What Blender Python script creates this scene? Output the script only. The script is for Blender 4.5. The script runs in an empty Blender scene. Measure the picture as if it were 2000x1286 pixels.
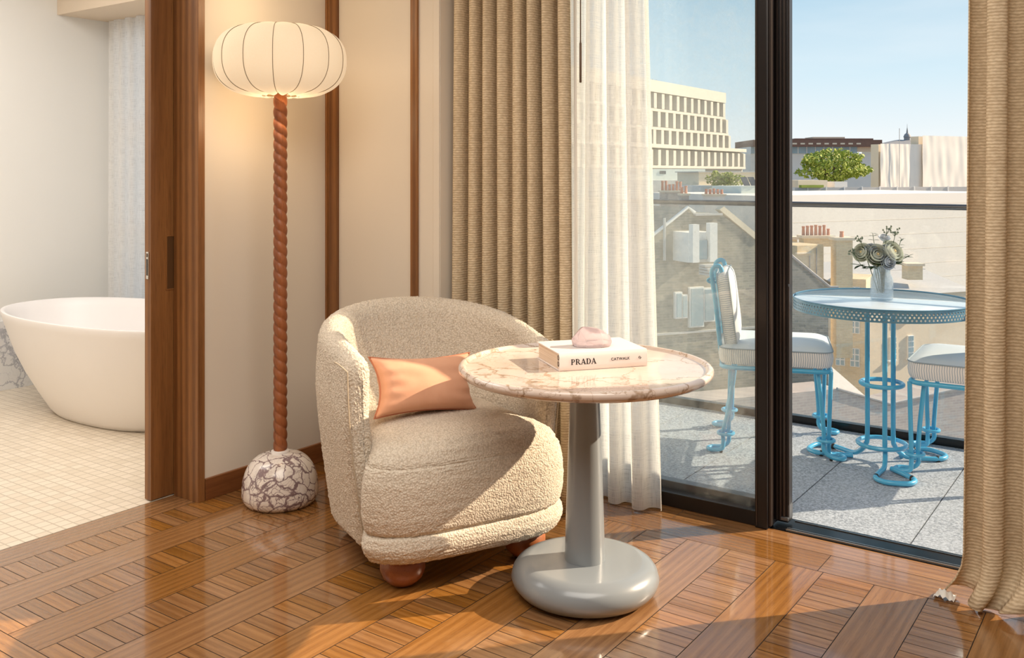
import bpy, bmesh, math, random
from math import sin, cos, pi, radians, sqrt, atan2, floor as ifloor
from mathutils import Vector, Matrix, noise
random.seed(7)
S = bpy.context.scene
COL = S.collection

# ------------------------------------------------------------------ camera, sky, sun, lights, exposure
TH = radians(35.27)                       # camera heading: the window wall runs along world X, its normal is +Y
RX, RY = cos(TH), sin(TH)                 # camera right
FX, FY = -sin(TH), cos(TH)                # camera forward
cam = bpy.data.cameras.new('camera')
cam.sensor_width = 36; cam.lens = 36 * 1824 / 2000
cam.shift_y = -303 / 2000; cam.clip_start = .05; cam.clip_end = 3000
camo = bpy.data.objects.new('camera', cam); COL.objects.link(camo)
camo.location = (0, 0, 1.25); camo.rotation_euler = (pi / 2, 0, TH)
S.camera = camo

w = bpy.data.worlds.new('sky'); S.world = w; w.use_nodes = True
nt = w.node_tree; nt.nodes.clear()
def wn(t, **k):
    n = nt.nodes.new(t)
    for a, b in k.items(): setattr(n, a, b)
    return n
wo = wn('ShaderNodeOutputWorld'); wb = wn('ShaderNodeBackground'); tc = wn('ShaderNodeTexCoord')
sp = wn('ShaderNodeSeparateXYZ'); cr = wn('ShaderNodeValToRGB'); ns = wn('ShaderNodeTexNoise'); mp = wn('ShaderNodeMapping')
cl = wn('ShaderNodeValToRGB'); mx = wn('ShaderNodeMix', data_type='RGBA')
nt.links.new(tc.outputs['Generated'], sp.inputs[0]); nt.links.new(sp.outputs['Z'], cr.inputs[0])
e = cr.color_ramp.elements
e[0].position = 0; e[0].color = (.80, .83, .83, 1)
e[1].position = .55; e[1].color = (.17, .30, .47, 1)
for p_, c_ in ((.04, (.76, .82, .84)), (.10, (.60, .75, .83)), (.2, (.40, .59, .73))):
    q = e.new(p_); q.color = (*c_, 1)
mp.inputs['Scale'].default_value = (1.5, 1.5, 7); ns.inputs['Scale'].default_value = 2.2; ns.inputs['Detail'].default_value = 6
nt.links.new(tc.outputs['Generated'], mp.inputs[0]); nt.links.new(mp.outputs[0], ns.inputs['Vector'])
cl.color_ramp.elements[0].position = .5; cl.color_ramp.elements[1].position = .8
cl.color_ramp.elements[1].color = (.35, .35, .35, 1)
nt.links.new(ns.outputs['Fac'], cl.inputs[0]); nt.links.new(cl.outputs[0], mx.inputs[0])
nt.links.new(cr.outputs[0], mx.inputs[6]); mx.inputs[7].default_value = (.85, .87, .88, 1)
nt.links.new(mx.outputs[2], wb.inputs[0]); wb.inputs[1].default_value = .82
nt.links.new(wb.outputs[0], wo.inputs[0])

SUN_AZ, SUN_EL = radians(47.3), radians(29.5)
sun = bpy.data.lights.new('sun', 'SUN'); sun.energy = 6.3; sun.color = (1, .80, .58); sun.angle = radians(.55)
suno = bpy.data.objects.new('sun', sun); COL.objects.link(suno)
sd = Vector((cos(SUN_EL) * cos(SUN_AZ), cos(SUN_EL) * sin(SUN_AZ), sin(SUN_EL)))
suno.rotation_euler = sd.to_track_quat('Z', 'Y').to_euler(); suno.location = (3, 6, 6)

def area(name, loc, size, sy, power, color, rot=(0, 0, 0)):
    l = bpy.data.lights.new(name, 'AREA'); l.shape = 'RECTANGLE'; l.size = size; l.size_y = sy
    l.energy = power; l.color = color
    o = bpy.data.objects.new(name, l); COL.objects.link(o); o.location = loc; o.rotation_euler = rot
    return o
area('room_fill_light', (-.6, .6, 2.66), 2.4, 2.4, 68, (1, .94, .86))  # added soft fill to brighten the room, no visible fixture
area('bathroom_fill_light', (-4.2, 1.5, 2.56), 1.8, 1.8, 33, (1, .96, .91))  # added fill panel that lifts the bathroom, not an actual fitting

vs = S.view_settings
vs.view_transform = 'Standard'; vs.look = 'None'; vs.gamma = 1; vs.use_curve_mapping = False
vs.exposure = 0.5
S.cycles.max_bounces = 10; S.cycles.diffuse_bounces = 5; S.cycles.transparent_max_bounces = 24
S.cycles.glossy_bounces = 5; S.cycles.transmission_bounces = 8
S.cycles.sample_clamp_indirect = 6; S.cycles.use_denoising = True
S.cycles.caustics_reflective = False; S.cycles.caustics_refractive = False

# ------------------------------------------------------------------ node helpers / materials
class NT:
    def __init__(s, name):
        s.m = bpy.data.materials.new(name); s.m.use_nodes = True
        s.t = s.m.node_tree; s.t.nodes.clear()
        s.out = s.t.nodes.new('ShaderNodeOutputMaterial')
    def n(s, typ, ins=None, **k):
        nd = s.t.nodes.new('ShaderNode' + typ)
        for a, b in k.items(): setattr(nd, a, b)
        for a, b in (ins or {}).items(): s.put(nd.inputs[a], b)
        return nd
    def put(s, sock, v):
        if isinstance(v, bpy.types.NodeSocket): s.t.links.new(v, sock)
        elif isinstance(v, (tuple, list)) and sock.type == 'RGBA' and len(v) == 3: sock.default_value = (*v, 1)
        else: sock.default_value = v
    def coord(s, kind='Object', scale=(1, 1, 1), loc=(0, 0, 0), rot=(0, 0, 0)):
        c = s.n('TexCoord').outputs[kind]
        return s.n('Mapping', {'Vector': c, 'Scale': scale, 'Location': loc, 'Rotation': rot}).outputs[0]
    def noise(s, vec, scale, detail=3, rough=.5, dist=0, out='Fac'):
        return s.n('TexNoise', {'Vector': vec, 'Scale': scale, 'Detail': detail, 'Roughness': rough, 'Distortion': dist}).outputs[out]
    def ramp(s, fac, stops, interp='LINEAR'):
        r = s.n('ValToRGB', {'Fac': fac}); el = r.color_ramp.elements; r.color_ramp.interpolation = interp
        while len(el) < len(stops): el.new(.5)
        for k, (p, c) in enumerate(stops):
            if isinstance(c, (int, float)): c = (c, c, c)
            el[k].position = p; el[k].color = (*c, 1)
        return r.outputs[0]
    def mix(s, fac, a, b, mode='MIX'):
        m = s.n('Mix', data_type='RGBA', blend_type=mode)
        s.put(m.inputs[0], fac); s.put(m.inputs[6], a); s.put(m.inputs[7], b)
        return m.outputs[2]
    def math(s, op, a, b=0, c=0):
        m = s.n('Math', operation=op); s.put(m.inputs[0], a); s.put(m.inputs[1], b); s.put(m.inputs[2], c)
        return m.outputs[0]
    def vadd(s, a, b, scale=1):
        sc = s.n('VectorMath', {0: b}, operation='SCALE'); sc.inputs['Scale'].default_value = scale
        return s.n('VectorMath', {0: a, 1: sc.outputs[0]}, operation='ADD').outputs[0]
    def bump(s, h, strength=.3, dist=.01, normal=None):
        b = s.n('Bump', {'Height': h, 'Strength': strength, 'Distance': dist})
        if normal: s.put(b.inputs['Normal'], normal)
        return b.outputs[0]
    def pbr(s, col, rough=.5, metal=0, normal=None, **k):
        p = s.n('BsdfPrincipled', {'Base Color': col, 'Roughness': rough, 'Metallic': metal})
        if normal: s.put(p.inputs['Normal'], normal)
        for a, b in k.items(): s.put(p.inputs[a.replace('_', ' ')], b)
        s.t.links.new(p.outputs[0], s.out.inputs[0]); return p
    def surf(s, sh): s.t.links.new(sh, s.out.inputs[0])

def plain(name, col, rough=.5, metal=0, var=.06, scale=6, bump=0, bscale=60, **k):
    t = NT(name); v = t.coord()
    c = t.mix(t.noise(v, scale, 3), tuple(max(0, x * (1 - var)) for x in col), tuple(min(1, x * (1 + var)) for x in col))
    nm = t.bump(t.noise(v, bscale, 4), bump, .002) if bump else None
    t.pbr(c, rough, metal, nm, **k); return t.m

def wood(name, a, b, axis='z', rough=.35, scale=1.0, coat=.0):
    t = NT(name)
    sc = {'z': (22, 22, .9), 'x': (.9, 22, 22), 'y': (22, .9, 22)}[axis]
    v = t.coord(scale=tuple(q * scale for q in sc))
    v0 = t.coord(scale=tuple(q * .35 * scale for q in sc))
    g = t.noise(v, 1.6, 6, .6, .6); fine = t.noise(t.coord(scale=tuple(q * 7 for q in sc)), 2, 3, .6)
    wv = t.n('TexWave', {'Vector': v0, 'Scale': 1.1, 'Distortion': 5, 'Detail': 3, 'Detail Scale': 1.2}).outputs['Fac']
    f = t.math('ADD', t.math('MULTIPLY', g, .55), t.math('MULTIPLY', wv, .35))
    c = t.ramp(f, [(.2, a), (.75, b)])
    c = t.mix(t.ramp(fine, [(.5, 0), (.72, .45)]), c, tuple(x * .55 for x in a))
    t.pbr(c, rough, 0, t.bump(fine, .12, .001), Coat_Weight=coat, Coat_Roughness=.2); return t.m

M = {}
M['wall'] = plain('wall_paint', (.72, .66, .57), .85, var=.02, scale=2, bump=.05, bscale=140)
M['bath_wall'] = plain('bathroom_paint', (.80, .79, .76), .7, var=.02, scale=2)
M['ceiling'] = plain('ceiling_paint', (.78, .73, .65), .9, var=.02)
M['oak'] = wood('oak_joinery', (.14, .052, .014), (.32, .142, .045), 'z', .4)
M['oak_y'] = wood('oak_joinery_long', (.15, .05, .015), (.36, .15, .05), 'y', .35)
M['oak_x'] = wood('oak_joinery_cross', (.15, .05, .015), (.36, .15, .05), 'x', .35)
M['turned'] = wood('turned_cherry_wood', (.20, .058, .018), (.38, .125, .042), 'z', .45, .8)
M['foot'] = wood('chair_foot_wood', (.20, .06, .02), (.42, .15, .055), 'x', .35, .9)
M['pullwood'] = plain('shadowed_oak_recess', (.10, .045, .014), .5)
M['groove'] = plain('dark_groove', (.02, .012, .008), .7)
M['black_metal'] = plain('dark_bronze_frame', (.012, .009, .009), .32, .3, bump=.02)
M['black_metal2'] = plain('dark_bronze_edge', (.05, .037, .032), .28, .4)
M['track'] = plain('black_track', (.006, .006, .007), .25, .3)
M['alu'] = plain('brushed_track_rib', (.5, .5, .5), .3, 1)
M['rail'] = plain('handrail_grey', (.12, .125, .135), .3, .6)
M['chrome'] = plain('latch_steel', (.75, .73, .7), .25, 1)
M['bronze'] = plain('wand_bronze', (.12, .075, .05), .35, .6)
M['greypaint'] = plain('grey_lacquer', (.235, .262, .283), .30, var=.02, Coat_Weight=.35, Coat_Roughness=.12)
M['blue'] = plain('blue_powder_coat', (.075, .42, .70), .3, var=.05, Coat_Weight=.3)
M['bluerim'] = plain('blue_rim_steel', (.10, .25, .38), .35, .2, var=.05)
M['rubber'] = plain('black_rubber', (.02, .018, .02), .6)
M['tubmat'] = plain('matt_stone_resin', (.84, .80, .77), .42, var=.015)
M['tubin'] = plain('matt_stone_resin_inside', (.84, .81, .80), .4, var=.015)
M['soffit'] = plain('soffit_paint', (.70, .58, .45), .9, var=.02)

# parquet: UV in metres, per-board tone in colour attribute
t = NT('oak_parquet'); uv = t.n('TexCoord').outputs['UV']
mpn = lambda s_: t.n('Mapping', {'Vector': uv, 'Scale': s_}).outputs[0]
tone = t.n('VertexColor', layer_name='tone'); tr = t.n('SeparateColor', {0: tone.outputs[0]})
cath = t.n('TexWave', {'Vector': mpn((1.6, 16, 1)), 'Scale': .7, 'Distortion': 9, 'Detail': 3, 'Detail Scale': .8, 'Detail Roughness': .5}, bands_direction='Y').outputs['Fac']
pore = t.noise(mpn((26, 520, 1)), 1, 3, .6); grain = t.noise(mpn((3, 110, 1)), 1, 5, .65, .2)
f = t.math('ADD', t.math('MULTIPLY', cath, .20), t.math('MULTIPLY', grain, .78))
base = t.ramp(f, [(.2, (.18, .074, .021)), (.5, (.275, .127, .040)), (.8, (.36, .180, .064))])
base = t.mix(t.ramp(pore, [(.56, 0), (.7, .5)]), base, (.10, .04, .014))
bright = t.n('HueSaturation', {'Color': base, 'Value': t.math('ADD', t.math('MULTIPLY', tr.outputs[0], .34), .84), 'Saturation': t.math('ADD', t.math('MULTIPLY', tr.outputs[1], .16), .92)}).outputs[0]
hh = t.math('SUBTRACT', t.math('MULTIPLY', grain, .5), t.math('MULTIPLY', t.ramp(pore, [(.55, 0), (.68, 1)]), .6))
nrm = t.bump(hh, .16, .0008)
ro = t.math('ADD', t.math('MULTIPLY', t.noise(mpn((1, 3, 1)), 3, 3), .09), .11)
t.pbr(bright, ro, 0, nrm, Coat_Weight=.8, Coat_Roughness=.06, Specular_IOR_Level=.6)
M['parquet'] = t.m

# bouclé upholstery
t = NT('cream_boucle'); v = t.coord()
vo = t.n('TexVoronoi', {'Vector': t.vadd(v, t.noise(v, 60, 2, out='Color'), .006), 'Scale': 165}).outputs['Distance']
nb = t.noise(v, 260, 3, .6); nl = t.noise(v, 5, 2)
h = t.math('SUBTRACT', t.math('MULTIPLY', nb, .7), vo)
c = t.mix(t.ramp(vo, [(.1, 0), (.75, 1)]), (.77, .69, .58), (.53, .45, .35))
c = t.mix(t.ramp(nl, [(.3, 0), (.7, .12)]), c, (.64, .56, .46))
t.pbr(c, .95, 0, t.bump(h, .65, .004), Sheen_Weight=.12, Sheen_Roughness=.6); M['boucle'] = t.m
M['seam'] = plain('seam_shadow_cord', (.45, .37, .27), .9)

# velvet cushion
t = NT('apricot_velvet'); v = t.coord()
c = t.mix(t.noise(v, 9, 4, .6, .5), (.60, .29, .17), (.76, .42, .27))
t.pbr(c, .8, 0, t.bump(t.noise(v, 22, 3), .15, .004), Sheen_Weight=.45, Sheen_Roughness=.35, Sheen_Tint=(1, .72, .55)); M['velvet'] = t.m
M['piping'] = plain('apricot_piping', (.45, .17, .09), .8)

# linen curtain: UV metres (u along cloth, v height)
def weave(name, ca, cb, su=110, sv=105, strength=.5, trans=.12):
    t = NT(name); uv = t.n('TexCoord').outputs['UV']
    m = lambda s_: t.n('Mapping', {'Vector': uv, 'Scale': s_}).outputs[0]
    row = t.n('TexWave', {'Vector': m((2, 1, 1)), 'Scale': sv / 3.14, 'Distortion': 1.6, 'Detail': 2, 'Detail Scale': 1.5}, bands_direction='Y').outputs['Fac']
    slub = t.noise(m((45, 260, 1)), 1, 3, .65); nub = t.n('TexVoronoi', {'Vector': m((60, 75, 1)), 'Scale': 1.2}).outputs['Distance']
    big = t.noise(m((1.5, 30, 1)), 1, 3)
    h = t.math('ADD', t.math('MULTIPLY', row, .5), t.math('ADD', t.math('MULTIPLY', slub, .7), t.math('MULTIPLY', nub, -.5)))
    c = t.mix(t.ramp(h, [(.1, 0), (.8, 1)]), ca, cb)
    c = t.mix(t.ramp(big, [(.35, .0), (.7, .25)]), c, ca)
    p = t.n('BsdfPrincipled', {'Base Color': c, 'Roughness': .95, 'Normal': t.bump(h, strength, .006)})
    tl = t.n('BsdfTranslucent', {'Color': c})
    t.surf(t.n('MixShader', {0: trans, 1: p.outputs[0], 2: tl.outputs[0]}).outputs[0]); return t.m
M['curtain'] = weave('oatmeal_slub_curtain', (.55, .43, .28), (.86, .73, .53), strength=.32)
M['lining'] = plain('curtain_lining', (.80, .76, .68), .9)

def sheer(name, col, thru, tint=(1, 1, 1)):
    t = NT(name); uv = t.n('TexCoord').outputs['UV']
    m = lambda s_: t.n('Mapping', {'Vector': uv, 'Scale': s_}).outputs[0]
    a = t.noise(m((420, 14, 1)), 1, 2, .6); b = t.noise(m((14, 420, 1)), 1, 2, .6)
    k = t.math('MULTIPLY', t.math('ADD', a, b), 1.0)
    fac = t.ramp(k, [(.70, min(1, thru + .16)), (1.2, max(0, thru - .16))])
    cl_ = t.n('MixShader', {0: .62, 1: t.n('BsdfDiffuse', {'Color': col}).outputs[0], 2: t.n('BsdfTranslucent', {'Color': col}).outputs[0]})
    t.surf(t.n('MixShader', {0: fac, 1: cl_.outputs[0], 2: t.n('BsdfTransparent', {'Color': tint}).outputs[0]}).outputs[0]); return t.m
M['sheer'] = sheer('white_linen_sheer', (.95, .94, .92), .27)
M['sheer2'] = sheer('white_bath_sheer', (.97, .96, .95), .14)

# clear glass panes: fresnel mix of reflection and see-through, with a grime layer
def pane(name, tint=(.97, .99, .985), grime=.04, gcol=(.75, .78, .76), scale=40):
    t = NT(name); v = t.coord()
    ge = t.n('NewGeometry'); dt = t.n('VectorMath', {0: ge.outputs['Incoming'], 1: ge.outputs['Normal']}, operation='DOT_PRODUCT').outputs['Value']
    fr = t.math('ADD', .035, t.math('MULTIPLY', .9, t.math('POWER', t.math('SUBTRACT', 1, t.math('ABSOLUTE', dt)), 5)))
    g = t.n('MixShader', {0: fr, 1: t.n('BsdfTransparent', {'Color': tint}).outputs[0], 2: t.n('BsdfGlossy', {'Roughness': .0}).outputs[0]})
    spk = t.ramp(t.noise(v, scale, 4, .7), [(.45, grime * .5), (.68, grime * 1.6), (.8, min(1, grime * 5))])
    d = t.n('MixShader', {0: .5, 1: t.n('BsdfDiffuse', {'Color': gcol}).outputs[0], 2: t.n('BsdfTranslucent', {'Color': gcol}).outputs[0]})
    t.surf(t.n('MixShader', {0: spk, 1: g.outputs[0], 2: d.outputs[0]}).outputs[0]); return t.m
M['glass'] = pane('window_glass', (.975, .99, .99), .035)
M['glass2'] = pane('balustrade_glass', (.97, .985, .985), .045, (.7, .72, .70), 60)

# marbles
def marble(name, base, base2, vein, vs1=6, thick=.05, amt=1.0, rough=.16, dist=.25, seed=0, stretch=(1, 1, 1)):
    t = NT(name); v = t.coord(scale=stretch, loc=(seed, seed * .7, seed * .3))
    w1 = t.vadd(v, t.noise(v, 5, 5, .6, out='Color'), dist)
    e1 = t.n('TexVoronoi', {'Vector': w1, 'Scale': vs1}, feature='DISTANCE_TO_EDGE').outputs['Distance']
    e2 = t.n('TexVoronoi', {'Vector': t.vadd(w1, t.noise(v, 14, 3, out='Color'), dist * .5), 'Scale': vs1 * 2.3}, feature='DISTANCE_TO_EDGE').outputs['Distance']
    msk = t.noise(v, vs1 * .45, 3)
    th = t.math('MULTIPLY', t.ramp(msk, [(.3, .15), (.7, 1)]), thick)
    a = t.math('SUBTRACT', 1, t.math('MINIMUM', t.math('DIVIDE', e1, th), 1))
    b = t.math('MULTIPLY', t.math('SUBTRACT', 1, t.math('MINIMUM', t.math('DIVIDE', e2, t.math('MULTIPLY', th, .7)), 1)), t.ramp(msk, [(.4, 0), (.6, .8)]))
    vn = t.math('MULTIPLY', t.math('MAXIMUM', a, b), amt)
    c = t.mix(t.ramp(t.noise(w1, 3, 4), [(.35, 0), (.65, 1)]), base, base2)
    c = t.mix(t.ramp(vn, [(0, 0), (.6, 1)]), c, t.mix(t.noise(v, 40, 3), vein, tuple(min(1, x * 2.2) for x in vein)))
    t.pbr(c, rough, 0, None, Coat_Weight=.3, Coat_Roughness=.08); return t.m
M['marble_base'] = marble('arabescato_marble', (.84, .78, .72), (.76, .69, .63), (.15, .105, .11), 19, .14, 1, .2, .15)
M['marble_top'] = marble('calacatta_rose_marble', (.70, .62, .57), (.60, .48, .40), (.24, .17, .12), 4.5, .05, .7, .13, .30, 2.3, (1, 1, 1))
M['marble_wall'] = marble('white_wall_marble', (.80, .79, .78), (.74, .73, .73), (.30, .30, .32), 3.5, .05, .8, .2, .35, 5)

# bathroom mosaic
t = NT('bathroom_mosaic'); v = t.coord()
bk = t.n('TexBrick', {'Vector': v, 'Color1': (.80, .70, .57), 'Color2': (.70, .60, .47), 'Mortar': (.56, .47, .36), 'Scale': 1, 'Mortar Size': .0035,
     'Mortar Smooth': .4, 'Brick Width': .048, 'Row Height': .048, 'Bias': -.2}, offset=0, squash=1)
t.pbr(bk.outputs['Color'], .35, 0, t.bump(bk.outputs['Fac'], -.2, .002)); M['mosaic'] = t.m

# terrace granite pavers
t = NT('flamed_granite'); v = t.coord()
sp1 = t.noise(v, 120, 3, .75); sp2 = t.noise(v, 7, 4)
c = t.mix(t.ramp(sp1, [(.4, 0), (.6, 1)]), (.18, .205, .24), (.52, .57, .64))
c = t.mix(t.ramp(sp2, [(.3, 0), (.7, .35)]), c, (.42, .465, .52))
t.pbr(c, .5, 0, t.bump(sp1, .4, .002)); M['granite'] = t.m

def brick(name, a, b, mortar, bw=.225, bh=.075, rough=.9, dirt=(.3, .28, .25), damt=.3):
    t = NT(name); tcn = t.n('TexCoord').outputs['Object']; s_ = t.n('SeparateXYZ', {0: tcn})
    v = t.n('CombineXYZ', {0: t.math('ADD', s_.outputs[0], s_.outputs[1]), 1: s_.outputs[2]}).outputs[0]
    bk = t.n('TexBrick', {'Vector': v, 'Color1': a, 'Color2': b, 'Mortar': mortar, 'Scale': 1, 'Mortar Size': .008, 'Brick Width': bw, 'Row Height': bh})
    c = t.mix(t.ramp(t.noise(tcn, .7, 5, .65), [(.42, 0), (.7, damt)]), bk.outputs['Color'], dirt)
    t.pbr(c, rough); return t.m
M['brick_yellow'] = brick('yellow_stock_brick', (.80, .64, .40), (.68, .53, .33), (.74, .64, .48), dirt=(.42, .34, .24), damt=.35)
M['brick_grey'] = brick('sooty_stock_brick', (.36, .33, .26), (.22, .215, .185), (.38, .35, .31), dirt=(.13, .14, .14), damt=.8)
M['brick_pink'] = brick('pale_pink_brick', (.52, .44, .40), (.42, .36, .34), (.55, .5, .46), dirt=(.3, .28, .27), damt=.4)
M['stucco'] = plain('cream_stucco', (.80, .68, .52), .9, var=.05, scale=1)
M['white_wall'] = plain('white_render', (.80, .77, .72), .9, var=.03, scale=.5)
M['white_trim'] = plain('white_joinery', (.85, .83, .80), .6)
M['sheet'] = plain('scaffold_sheeting', (.90, .84, .76), .8, var=.06, scale=.6)
M['concrete'] = plain('pale_concrete', (.62, .58, .51), .85, var=.04, scale=.3)
M['concrete2'] = plain('slab_concrete', (.62, .55, .45), .85, var=.05, scale=.3)
M['mint'] = plain('pale_green_render', (.66, .72, .68), .85, var=.05, scale=.4)
M['slate'] = plain('grey_slate', (.30, .30, .31), .7, var=.2, scale=1.5)
M['lead'] = plain('lead_roof', (.50, .49, .48), .6, var=.1)
M['brownroof'] = plain('brown_cladding', (.22, .12, .085), .7, var=.2, scale=1)
M['terracotta'] = plain('terracotta_pot', (.66, .30, .20), .8, var=.15, scale=3)
M['darkwin'] = plain('dark_window_glass', (.10, .12, .14), .15, var=.3, scale=.5)
M['bluewin'] = plain('blue_window_glass', (.30, .42, .48), .15, var=.3, scale=.4)
M['asphalt'] = plain('asphalt', (.22, .21, .21), .9, var=.15, scale=.3)
M['leaf_y'] = plain('yellow_green_leaf', (.34, .40, .06), .7, var=.4, scale=.8)  # yellow-green foliage colour with random variation
M['bark'] = plain('bark', (.12, .09, .06), .9)
M['solar'] = plain('solar_glass', (.05, .06, .08), .2)

# ------------------------------------------------------------------ mesh helpers
class MB:
    def __init__(s): s.v = []; s.f = []; s.m = []; s.uv = {}; s.mi = 0; s.tone = {}
    def face(s, idx, uv=None):
        s.f.append(tuple(idx)); s.m.append(s.mi)
        if uv: s.uv[len(s.f) - 1] = uv
    def add(s, vs_, fs_):
        b = len(s.v); s.v += [tuple(q) for q in vs_]
        for q in fs_: s.face([b + k for k in q])
        return s
    def box(s, x0, x1, y0, y1, z0, z1, mat=None):
        vs_ = [(x, y, z) for z in (z0, z1) for y in (y0, y1) for x in (x0, x1)]
        if mat: vs_ = [mat @ Vector(q) for q in vs_]
        return s.add(vs_, [(0, 2, 3, 1), (4, 5, 7, 6), (0, 1, 5, 4), (1, 3, 7, 5), (3, 2, 6, 7), (2, 0, 4, 6)])
    def grid(s, fn, nu, nv, cu=False, cv=False, uv=None):
        b = len(s.v)
        for j in range(nv):
            for i in range(nu): s.v.append(tuple(fn(i, j)))
        for j in range(nv if cv else nv - 1):
            for i in range(nu if cu else nu - 1):
                a, c, d, e_ = (i, j), ((i + 1) % nu, j), ((i + 1) % nu, (j + 1) % nv), (i, (j + 1) % nv)
                s.face([b + p[1] * nu + p[0] for p in (a, c, d, e_)],
                       [uv(*p) for p in (a, c, d, e_)] if uv else None)
        return s
    def lathe(s, prof, n=48, c=(0, 0, 0), sx=1, sy=1, cap=True):
        b = len(s.v)
        for r, z in prof:
            for i in range(n):
                a = 2 * pi * i / n; s.v.append((c[0] + r * sx * cos(a), c[1] + r * sy * sin(a), c[2] + z))
        for j in range(len(prof) - 1):
            for i in range(n):
                i2 = (i + 1) % n; s.face((b + j * n + i, b + j * n + i2, b + (j + 1) * n + i2, b + (j + 1) * n + i))
        if cap:
            if prof[0][0] > 1e-6: s.face([b + i for i in range(n)][::-1])
            if prof[-1][0] > 1e-6: s.face([b + (len(prof) - 1) * n + i for i in range(n)])
        return s
    def tube(s, pts, r, n=10, closed=False, cap=True):
        pts = [Vector(p) for p in pts]; N = len(pts); b = len(s.v)
        rr = r if callable(r) else (lambda k: r)
        tan = []
        for k in range(N):
            a = pts[(k - 1) % N] if (closed or k) else pts[0]; c = pts[(k + 1) % N] if (closed or k < N - 1) else pts[-1]
            tan.append((c - a).normalized() if (c - a).length > 1e-9 else Vector((0, 0, 1)))
        up = Vector((0, 0, 1)) if abs(tan[0].z) < .9 else Vector((1, 0, 0))
        nr = (up - tan[0] * up.dot(tan[0])).normalized()
        for k in range(N):
            nr = (nr - tan[k] * nr.dot(tan[k])).normalized(); bi = tan[k].cross(nr)
            for i in range(n):
                a = 2 * pi * i / n; s.v.append(tuple(pts[k] + (nr * cos(a) + bi * sin(a)) * rr(k)))
        for k in range(N if closed else N - 1):
            k2 = (k + 1) % N
            for i in range(n):
                i2 = (i + 1) % n; s.face((b + k * n + i, b + k * n + i2, b + k2 * n + i2, b + k2 * n + i))
        if cap and not closed:
            s.face([b + i for i in range(n)][::-1]); s.face([b + (N - 1) * n + i for i in range(n)])
        return s
    def build(s, name, mats, parent=None, bevel=0, seg=2, smooth=True, ang=38, recalc=False):
        me = bpy.data.meshes.new(name); me.from_pydata(s.v, [], s.f)
        mats = mats if isinstance(mats, (list, tuple)) else [mats]
        for m_ in mats: me.materials.append(M[m_] if isinstance(m_, str) else m_)
        me.polygons.foreach_set('material_index', s.m)
        if s.uv:
            ul = me.uv_layers.new(name='UVMap')
            for p in me.polygons:
                u = s.uv.get(p.index)
                if u:
                    for k, li in enumerate(p.loop_indices): ul.data[li].uv = u[k]
        if s.tone:
            ca = me.color_attributes.new('tone', 'FLOAT_COLOR', 'CORNER')
            for p in me.polygons:
                c = s.tone.get(p.index, (.5, .5, .5, 1))
                for li in p.loop_indices: ca.data[li].color = c
        if recalc:
            bm = bmesh.new(); bm.from_mesh(me); bmesh.ops.recalc_face_normals(bm, faces=bm.faces); bm.to_mesh(me); bm.free()
        if smooth:
            me.polygons.foreach_set('use_smooth', [True] * len(me.polygons)); me.set_sharp_from_angle(angle=radians(ang))
        me.update()
        o = bpy.data.objects.new(name, me); COL.objects.link(o)
        if parent: o.parent = parent
        if bevel:
            md = o.modifiers.new('bevel', 'BEVEL'); md.width = bevel; md.segments = seg; md.limit_method = 'ANGLE'; md.angle_limit = radians(40)
        return o

def tag(o, label=None, cat=None, group=None, kind=None):
    for k, v_ in (('label', label), ('category', cat), ('group', group), ('kind', kind)):
        if v_: o[k] = v_
    return o
def thing(name, loc, rz, label, cat, group=None):
    o = bpy.data.objects.new(name, None); COL.objects.link(o); o.location = loc; o.rotation_euler = (0, 0, rz)
    o.empty_display_size = .1
    return tag(o, label, cat, group)
def struct(o): o['kind'] = 'structure'; return o
def copy_tree(o, parent=None):
    c = o.copy(); COL.objects.link(c)
    if parent: c.parent = parent
    for ch in [q for q in list(bpy.data.objects) if q.parent == o]: copy_tree(ch, c)
    return c
def smooth_path(P, n=8, closed=False):
    P = [Vector(p) for p in P]; N = len(P); out = []
    for k in range(N if closed else N - 1):
        p0 = P[(k - 1) % N] if (closed or k) else P[0]; p1 = P[k]; p2 = P[(k + 1) % N]; p3 = P[(k + 2) % N] if (closed or k + 2 < N) else P[-1]
        for q in range(n):
            u = q / n
            out.append(.5 * ((2 * p1) + (p2 - p0) * u + (2 * p0 - 5 * p1 + 4 * p2 - p3) * u * u + (3 * p1 - p0 - 3 * p2 + p3) * u ** 3))
    if not closed: out.append(P[-1])
    return out
def spow(a, e_): return math.copysign(abs(a) ** e_, a)
def se(th, a, b, n): return a * spow(cos(th), 2 / n), b * spow(sin(th), 2 / n)

# ------------------------------------------------------------------ room shell
XW, YN, YG = -3.03, 2.885, 3.20      # lamp wall plane, nib wall plane, glazing line
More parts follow.
